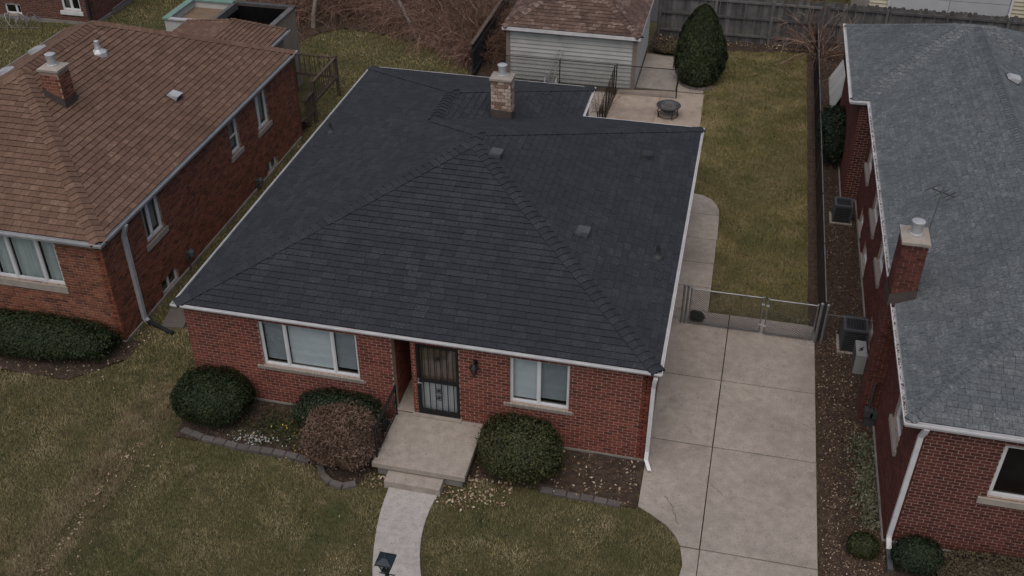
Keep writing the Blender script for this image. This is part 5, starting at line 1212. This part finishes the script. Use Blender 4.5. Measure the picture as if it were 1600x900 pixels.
# bare thicket at the back of the left yard, every shrub a thing
th = [(-22.0, 41.8, 2.6), (-20.6, 40.4, 2.2), (-19.4, 41.4, 2.6), (-18.6, 42.6, 2.4), (-16.9, 42.6, 2.2), (-13.9, 42.2, 2.5), (-13.0, 41.0, 2.5), (-12.0, 41.6, 2.9), (-12.4, 42.9, 2.7), (-11.1, 40.4, 2.6), (-10.9, 42.2, 2.9), (-11.6, 39.9, 1.8), (-10.5, 39.0, 1.6), (-15.4, 43.2, 2.6), (-20.0, 43.4, 2.8), (-11.8, 43.9, 3.2), (-13.6, 43.8, 3.0)]
wh = ['leftmost bare shrub behind the roofless addition', 'bare shrub close behind the open black bay', 'tall bare shrub right of the open black bay', 'bare shrub left of the pale dead trunk', 'bare shrub between the two pale dead trunks', 'bare shrub just right of the leaning dead trunk', 'wide reddish bare shrub at the lawn edge', 'tallest reddish bare shrub of the thicket', 'bare shrub at the back against the old fence', 'bare shrub in front of the dark fence', 'bare shrub in the corner of the dark fence', 'low bare shrub at the front of the thicket', 'smallest bare shrub near the end of the dark fence', 'bare shrub against the old fence between the dead trunks', 'far bare shrub behind the tall one by the black bay', 'farthest tall bare shrub behind the tallest reddish one', 'far bare shrub behind the leaning dead trunk top']
for i, (x, y, h) in enumerate(th):
    bare_shrub('bare_shrub', wh[i], 'shrub', (x, y, .03), 120, h * 1.0, 1.1, .017, 'cane', 40 + i, 'bare shrubs of the thicket', bend=1.3, twigs=4)
def dead_tree(label, pts, rad, seed):
    root = thing('dead_tree', label, 'tree', (pts[0][0], pts[0][1], 0)); b = Buf(); b.tube(pts, rad, 8); b.build('trunk', 'dead_wood', root)
    g = np.random.default_rng(seed); b = Buf()
    for k in range(2, len(pts)): canes(b, pts[k], 4, 1.6, 1.3, .035, g, twigs=3, bend=.5)
    b.build('limbs', 'dead_wood', root); return root
dead_tree('pale forked dead trunk standing in the thicket', [(-18.15, 40.6, -.05), (-18.1, 40.65, .6), (-17.95, 40.75, 1.3), (-17.65, 40.9, 2.3), (-17.3, 41.1, 3.2)], [.11, .09, .07, .05, .03], 71)
dead_tree('pale dead trunk leaning left over the lawn edge', [(-13.3, 40.2, -.05), (-13.7, 40.5, .7), (-14.3, 40.9, 1.5), (-14.9, 41.3, 2.2), (-15.6, 41.8, 3.0)], [.09, .075, .06, .045, .025], 72)
bare_shrub('bare_shrub', 'bare twiggy bush at the corner of the board fence and long chain link fence', 'shrub', (3.4, 42.3, .03), 60, 2.5, 1.1, .02, 'cane', 81, bend=.9, twigs=4)
bare_shrub('bare_shrub', 'reddish brush growing against the mulch strip end near the bare bush', 'shrub', (3.75, 40.6, .03), 40, .9, 1.6, .008, 'bark', 82, bend=1.6)

# ================================================================== FAR BUILDINGS
fb = thing('brick_building', 'dark old brick building with basement window at the top left corner', 'building', (-33, 42, 0)); FBk = Bricks()
FBk.wall(fb, (-40, 38.7), 0, 40 - 27.55, .15, 4.0, [(-31.85 + 40, -31.05 + 40, .22, .68), (-28.95 + 40, -28.05 + 40, .6, 2.2)], 'old_brick', 'mortar_dark', joint=.014)
FBk.wall(fb, (-27.55, 38.7), math.pi / 2, 12, .15, 4.0, [(3.2, 4.4, .9, 2.4)], 'old_brick', 'mortar_dark', joint=.014); FBk.finish(120)
b = Buf(); b.box((-40, 38.66, -.1), (-27.51, 50.7, .15)); b.build('foundation', 'foundation', fb)
b = Buf(); b.box((-40.2, 38.5, 4.0), (-27.35, 50.9, 4.2)); b.build('roof', 'old_shingle', fb)
window(fb, (0, 38.7), 0, -31.85, -31.05, .22, .68, (-31.3,), fr=.05, blinds=('dark', 'dark'), glass='dark_glass', sill=.05, sill_h=.07)
window(fb, (0, 38.7), 0, -28.95, -28.05, .6, 2.2, (-28.5,), fr=.07, blinds=('curtain', 'dark'), glass='dark_glass', sill=.08, sill_h=.16, sill_mat='white_metal')
window(fb, (-27.55, 0), math.pi / 2, 41.9, 43.1, .9, 2.4, (42.5,), fr=.07, blinds=('dark', 'dark'), glass='dark_glass', sill=.08, sill_h=.14)
downspout(fb, [(-27.62, 38.62, 4.0), (-27.62, 38.62, .1)], 'black_plastic', .06, .05)
for i in range(2): b = Buf(); b.tube([(-27.4, 40 + i * 2.5, .3), (-27.4, 42 + i * 2.5, .35)], .03, 6); b.build('pipe', 'galv', fb)
b = Buf()
for k in range(4):
    pts = [(-31.3 + k * .42 + .38 * math.cos(a) * .8, 37.75 + .08 * k + .3 * math.sin(a), .12 + .24 * (1 + math.sin(a * 2 + k))) for a in [i * math.pi / 7 for i in range(15)]]; b.tube(pts, .014, 5)
b.tube([(-31.4, 37.6, .5), (-29.7, 38.1, .45)], .014, 5); b.tube([(-31.4, 37.5, .05), (-29.7, 37.9, .05)], .014, 5); o = b.build('wire_frame', 'galv', None); at_base(o, (-30.5, 37.7, 0)); tag(o, 'bent wire garden frame below the basement window of the old brick building', 'wire frame')

g2 = thing('garage', 'pale garage with wide white overhead door beyond the picket fence', 'garage', (9, 51, 0))
b = Buf(); b.box((4.9, 48.72, 0), (13.2, 54, 2.9)); b.build('wall', 'cream_siding', g2)
b = Buf(); b.box((4.75, 48.6, 0), (5.5, 48.72, 2.9)); b.build('grey_pier', 'foundation', g2)
for k in range(16):
    z = .05 + k * .175
    for x0_, x1_ in ((5.55, 6.35), (11.6, 13.2)): b = Buf(); b.add([(x0_, 48.64, z), (x1_, 48.64, z), (x1_, 48.7, z + .18), (x0_, 48.7, z + .18), (x0_, 48.71, z), (x1_, 48.71, z)], [(0, 1, 2, 3), (4, 5, 1, 0)]); b.build('siding_board', 'cream_siding', g2)
b = Buf(); b.box((6.35, 48.6, 2.25), (11.6, 48.71, 2.45)); b.box((6.35, 48.58, 0), (6.45, 48.71, 2.25)); b.box((11.5, 48.58, 0), (11.6, 48.71, 2.25)); b.build('door_frame', 'white_metal', g2)
for r in range(4):
    for c in range(2): b = Buf(); b.box((6.46 + c * 2.52, 48.62, .03 + r * .55), (6.46 + c * 2.52 + 2.5, 48.66, .03 + r * .55 + .53)); b.build('door_panel', 'door_white', g2)
b = Buf(); b.box((4.6, 48.4, 2.9), (13.4, 54.2, 3.1)); b.build('roof', 'old_shingle', g2)
g3 = thing('garage', 'brick building far behind the board fence at the top edge', 'building', (-2, 52, 0))
FB3 = Bricks(); FB3.wall(g3, (-7, 49.0), 0, 10.5, .0, 2.6, (), 'old_brick', 'mortar_dark'); FB3.finish(0)
b = Buf(); b.box((-7.2, 48.8, 2.6), (3.7, 55, 2.8)); b.build('roof', 'old_shingle', g3)
b = Buf(); b.box((-7, 49.2, 0), (3.5, 54.8, 2.6)); b.build('core', 'old_brick', g3)
# ================================================================== GRASS, LITTER, GROUND COVER
KEEP_OUT += [[(-12.0, 17.3), (-.8, 17.3), (-.8, 29.0), (-4.4, 29.0), (-4.4, 31.1), (-12.0, 31.1)], [(-23.2, 18.7), (-14.62, 18.7), (-14.62, 30.8), (-23.2, 30.8)], [(-20.7, 30.7), (-15.5, 30.7), (-15.5, 35.2), (-20.7, 35.2)],
             [(4.3, 16.0), (10, 16.0), (10, 36), (4.3, 36)], [(-8.8, 37.2), (-3.7, 37.2), (-3.7, 42), (-8.8, 42)], [(-40, 38.6), (-27.5, 38.6), (-27.5, 51), (-40, 51)], [(-40, 43.4), (20, 43.4), (20, 60), (-40, 60)], [(4.4, 11), (20, 11), (20, 44), (4.4, 44)], [(2.8, 23.4), (3.0, 23.4), (3.0, 43), (2.8, 43)]]
def open_ground(P, pad=None):
    k = np.ones(len(P), bool)
    for poly in KEEP_OUT: k &= ~inpoly(P, poly)
    return k
def blades(name, label, n, rect, mat, dens_ref, lw=(.062, .0055)):
    P = scatter_rect(*rect, n); z = lawn_z(P[:, 0], P[:, 1]); Q = np.c_[P, z]
    d = np.linalg.norm(Q - CAM, axis=1); worn = np.zeros(n, bool)
    for xc, w_, ya, yb_ in WORN: worn |= (np.abs(P[:, 0] - xc - .05 * np.sin(P[:, 1] * 1.9)) < w_ * 1.1) & (P[:, 1] < yb_)
    k = open_ground(P) & in_view(Q, 160) & ~(worn & (rng.random(n) < .6)) & (rng.random(n) < np.clip((dens_ref / d) ** 2, 0, 1))
    # ragged edges: a few blades hang over the pavement
    Q = Q[k]; d = d[k]; n = len(Q); a = rng.uniform(0, 2 * math.pi, n); cl = .5 + .5 * np.sin(Q[:, 0] * 7.3 + 2 * np.sin(Q[:, 1] * 3.1)) * np.sin(Q[:, 1] * 6.1 + 2 * np.sin(Q[:, 0] * 2.7)); L_ = lw[0] * rng.uniform(.45, 1.4, n) * (.7 + .7 * cl) * (d / 22) ** .5; W_ = lw[1] * rng.uniform(.7, 1.4, n) * (d / 22)
    tl = rng.uniform(.25, 1.35, n); dx = np.c_[np.cos(a), np.sin(a)]; V = np.empty((n, 3, 3))
    pr = np.c_[-dx[:, 1], dx[:, 0], np.zeros(n)] * W_[:, None]
    V[:, 0] = Q + pr - [0, 0, .01]; V[:, 1] = Q - pr - [0, 0, .01]; V[:, 2] = Q + np.c_[dx * (np.sin(tl) * L_)[:, None], np.cos(tl) * L_]
    o = npmesh(name, V.reshape(-1, 3), 3, rng.random(n), mat); o['kind'] = 'stuff'; tag(o, label, 'grass'); return o
WBAND = [(-13.25, 9), (-12.3, 9), (-12.2, 13), (-12.25, 15.5), (-12.35, 17.5), (-12.7, 17.5), (-12.95, 15), (-13.2, 12)]
KEEP_OUT.append(WBAND); blades('front_grass', 'olive brown winter grass of the front lawns', 900000, (-24, 3.2, 10.2, 22.5), 'blade', 24)
KEEP_OUT.remove(WBAND); blades('worn_grass', 'straw coloured worn grass strip running down the left front lawn', 60000, (-13.3, -12.15, 10, 17.5), 'blade_worn', 24)
blades('back_grass', 'yellowish green grass of the back lawn inside the chain link fence', 330000, (-1.2, 3.0, 23.3, 43.2), 'blade_back', 40)
blades('yard_grass', 'green grass of the yards behind the left house', 520000, (-36, -8.5, 22.5, 43.4), 'blade_back', 32)

def litter(name, label, P, size, mat, z=.05, tilt=.5, cat='leaves'):
    k = in_view(np.c_[P, np.zeros(len(P))], 150); P = P[k]; n = len(P)
    o = npmesh(name, flakes(np.c_[P, z + rng.uniform(0, .025, n)], size, tilt), 4, rng.random(n), mat); o['kind'] = 'stuff'; return tag(o, label, cat)
litter('mulch_leaves', 'dead leaves and chips covering the strip between fence and right house', np.r_[scatter_rect(3.1, 4.32, 12.2, 30, 5200), scatter_rect(3.1, 4.5, 30, 43, 1800)], .03, 'litter_dark', .06, .6)
litter('mulch_leaves', 'paler fallen leaves lying on the strip beside the driveway', np.r_[scatter_rect(3.02, 4.3, 12.2, 23, 2600), scatter_rect(3.1, 4.4, 23, 42, 900)], .022, 'leaf_litter', .065, .6)
P = np.r_[scatter_rect(-24, .2, 10.5, 17.2, 620), scatter_rect(-14.3, -12, 17.5, 21, 60), scatter_rect(-1, 2.8, 24, 43, 200), scatter_rect(-22, -10.3, 32, 40.5, 350)]
P = P[open_ground(P)]
litter('lawn_leaves', 'scattered small pale leaves on the lawns', P, .022, 'leaf_litter', .035, .5)
t = rng.random(330) ** 1.0; yl = 11.2 + 4.2 * t; P = np.c_[-12.47 + .06 * np.sin(yl * 1.7) + rng.normal(size=330) * .055, yl]
t2 = rng.random(90); P = np.r_[P, np.c_[-11.93 + rng.normal(size=90) * .05, 11.2 + 4.4 * t2]]
litter('rut_leaves', 'line of pale leaves caught in the groove across the front lawn', P, .026, 'leaf_litter', .0, .6)
P = np.r_[scatter_rect(-4.65, -3.6, 15.25, 16.1, 240), scatter_rect(-6.9, -6.45, 15.2, 15.6, 60), scatter_rect(-4.6, -.95, 15.9, 17.3, 420), np.c_[rng.normal(-4.75, .25, 160), rng.normal(15.35, .18, 160)]]
litter('porch_leaves', 'brown leaves gathered beside the porch and in the bed by the driveway', P, .034, 'leaf_litter', .06, .7)
P = np.r_[scatter_rect(-11.6, -8.3, 15.65, 17.3, 800), scatter_rect(-8.4, -6.85, 15.15, 15.8, 200)]
litter('bed_leaves', 'dark leaf litter in the bed under the wide front window', P, .03, 'litter_dark', .06, .7)
P = np.c_[rng.normal(-9.8, .28, 150), rng.normal(16.05, .12, 150)]
litter('pale_pebbles', 'patch of pale grey silvery leaves and pebbles in the front bed', P, .026, 'pebble', .08, .5)
P = np.r_[np.c_[rng.normal(-9.0, .35, 30), rng.normal(16.5, .2, 30)], np.c_[rng.normal(-8.5, .2, 14), rng.normal(15.8, .08, 14)]]
litter('yellow_leaves', 'yellow leaves among the plants of the front bed', P, .026, 'yellow_leaf', .1, .8)
P = np.c_[rng.normal(-9.2, .6, 2200), rng.normal(16.5, .3, 2200)]
litter('bed_cover', 'low olive ground cover in the front bed', P, .035, 'boxwood_olive', .07, .9, 'ground cover')
P = np.c_[rng.normal(4.05, .16, 1700), rng.uniform(16.4, 19.4, 1700)]; P = P[P[:, 0] < 4.3]
litter('ivy_cover', 'pale grey green ivy creeping along the right house wall', P, .04, 'ivy', .07, .9, 'ground cover')
P = np.r_[scatter_rect(-23, -10.1, 38.3, 44.3, 3000)]; P = P[inpoly(P, [(-23, 38.6), (-18.35, 38.29), (-17.64, 40.1), (-16.75, 40.8), (-14.88, 40.5), (-13.66, 40.28), (-12.02, 39.5), (-11.02, 38.38), (-10.1, 37.2), (-10.1, 44.5), (-23, 44.5)])]
litter('thicket_leaves', 'brown leaf litter under the bare thicket', P, .05, 'litter_dark', .06, .6)
P = np.c_[rng.normal(-10.9, .7, 110), rng.normal(38.9, .6, 110)]
litter('thicket_leaves', 'bright pale leaves at the lawn edge of the thicket', P, .04, 'leaf_litter', .07, .6)
P = np.r_[scatter_rect(-20, -14.4, 16.95, 18.0, 420), scatter_rect(-14.6, -14.1, 17.9, 19.6, 120)]
litter('hedge_leaves', 'leaf litter along the foot of the dark hedge', P, .026, 'leaf_litter', .06, .6)
P = np.r_[scatter_rect(4.5, 9, 12.5, 15.6, 900)]
litter('bed_litter', 'dry litter in the bed in front of the right house', P, .035, 'litter_dark', .06, .6)
P = np.r_[scatter_rect(-3.5, 3, 42.5, 43.0, 260)]
litter('fence_leaves', 'pale leaves along the foot of the back board fence', P, .045, 'leaf_litter', .07, .6)
P = np.c_[rng.normal(2.4, .35, 16), rng.normal(23.55, .06, 16)]
litter('gate_weeds', 'few pale weeds at the lawn edge behind the gate', P, .06, 'ivy', .1, .9, 'weeds')
# yellow flower clump at the corner shrub
bare_shrub('yellow_plant', 'tiny yellow plant behind the corner shrub', 'plant', (-11.95, 17.2, .03), 9, .4, .7, .008, 'yellow_leaf', 91)
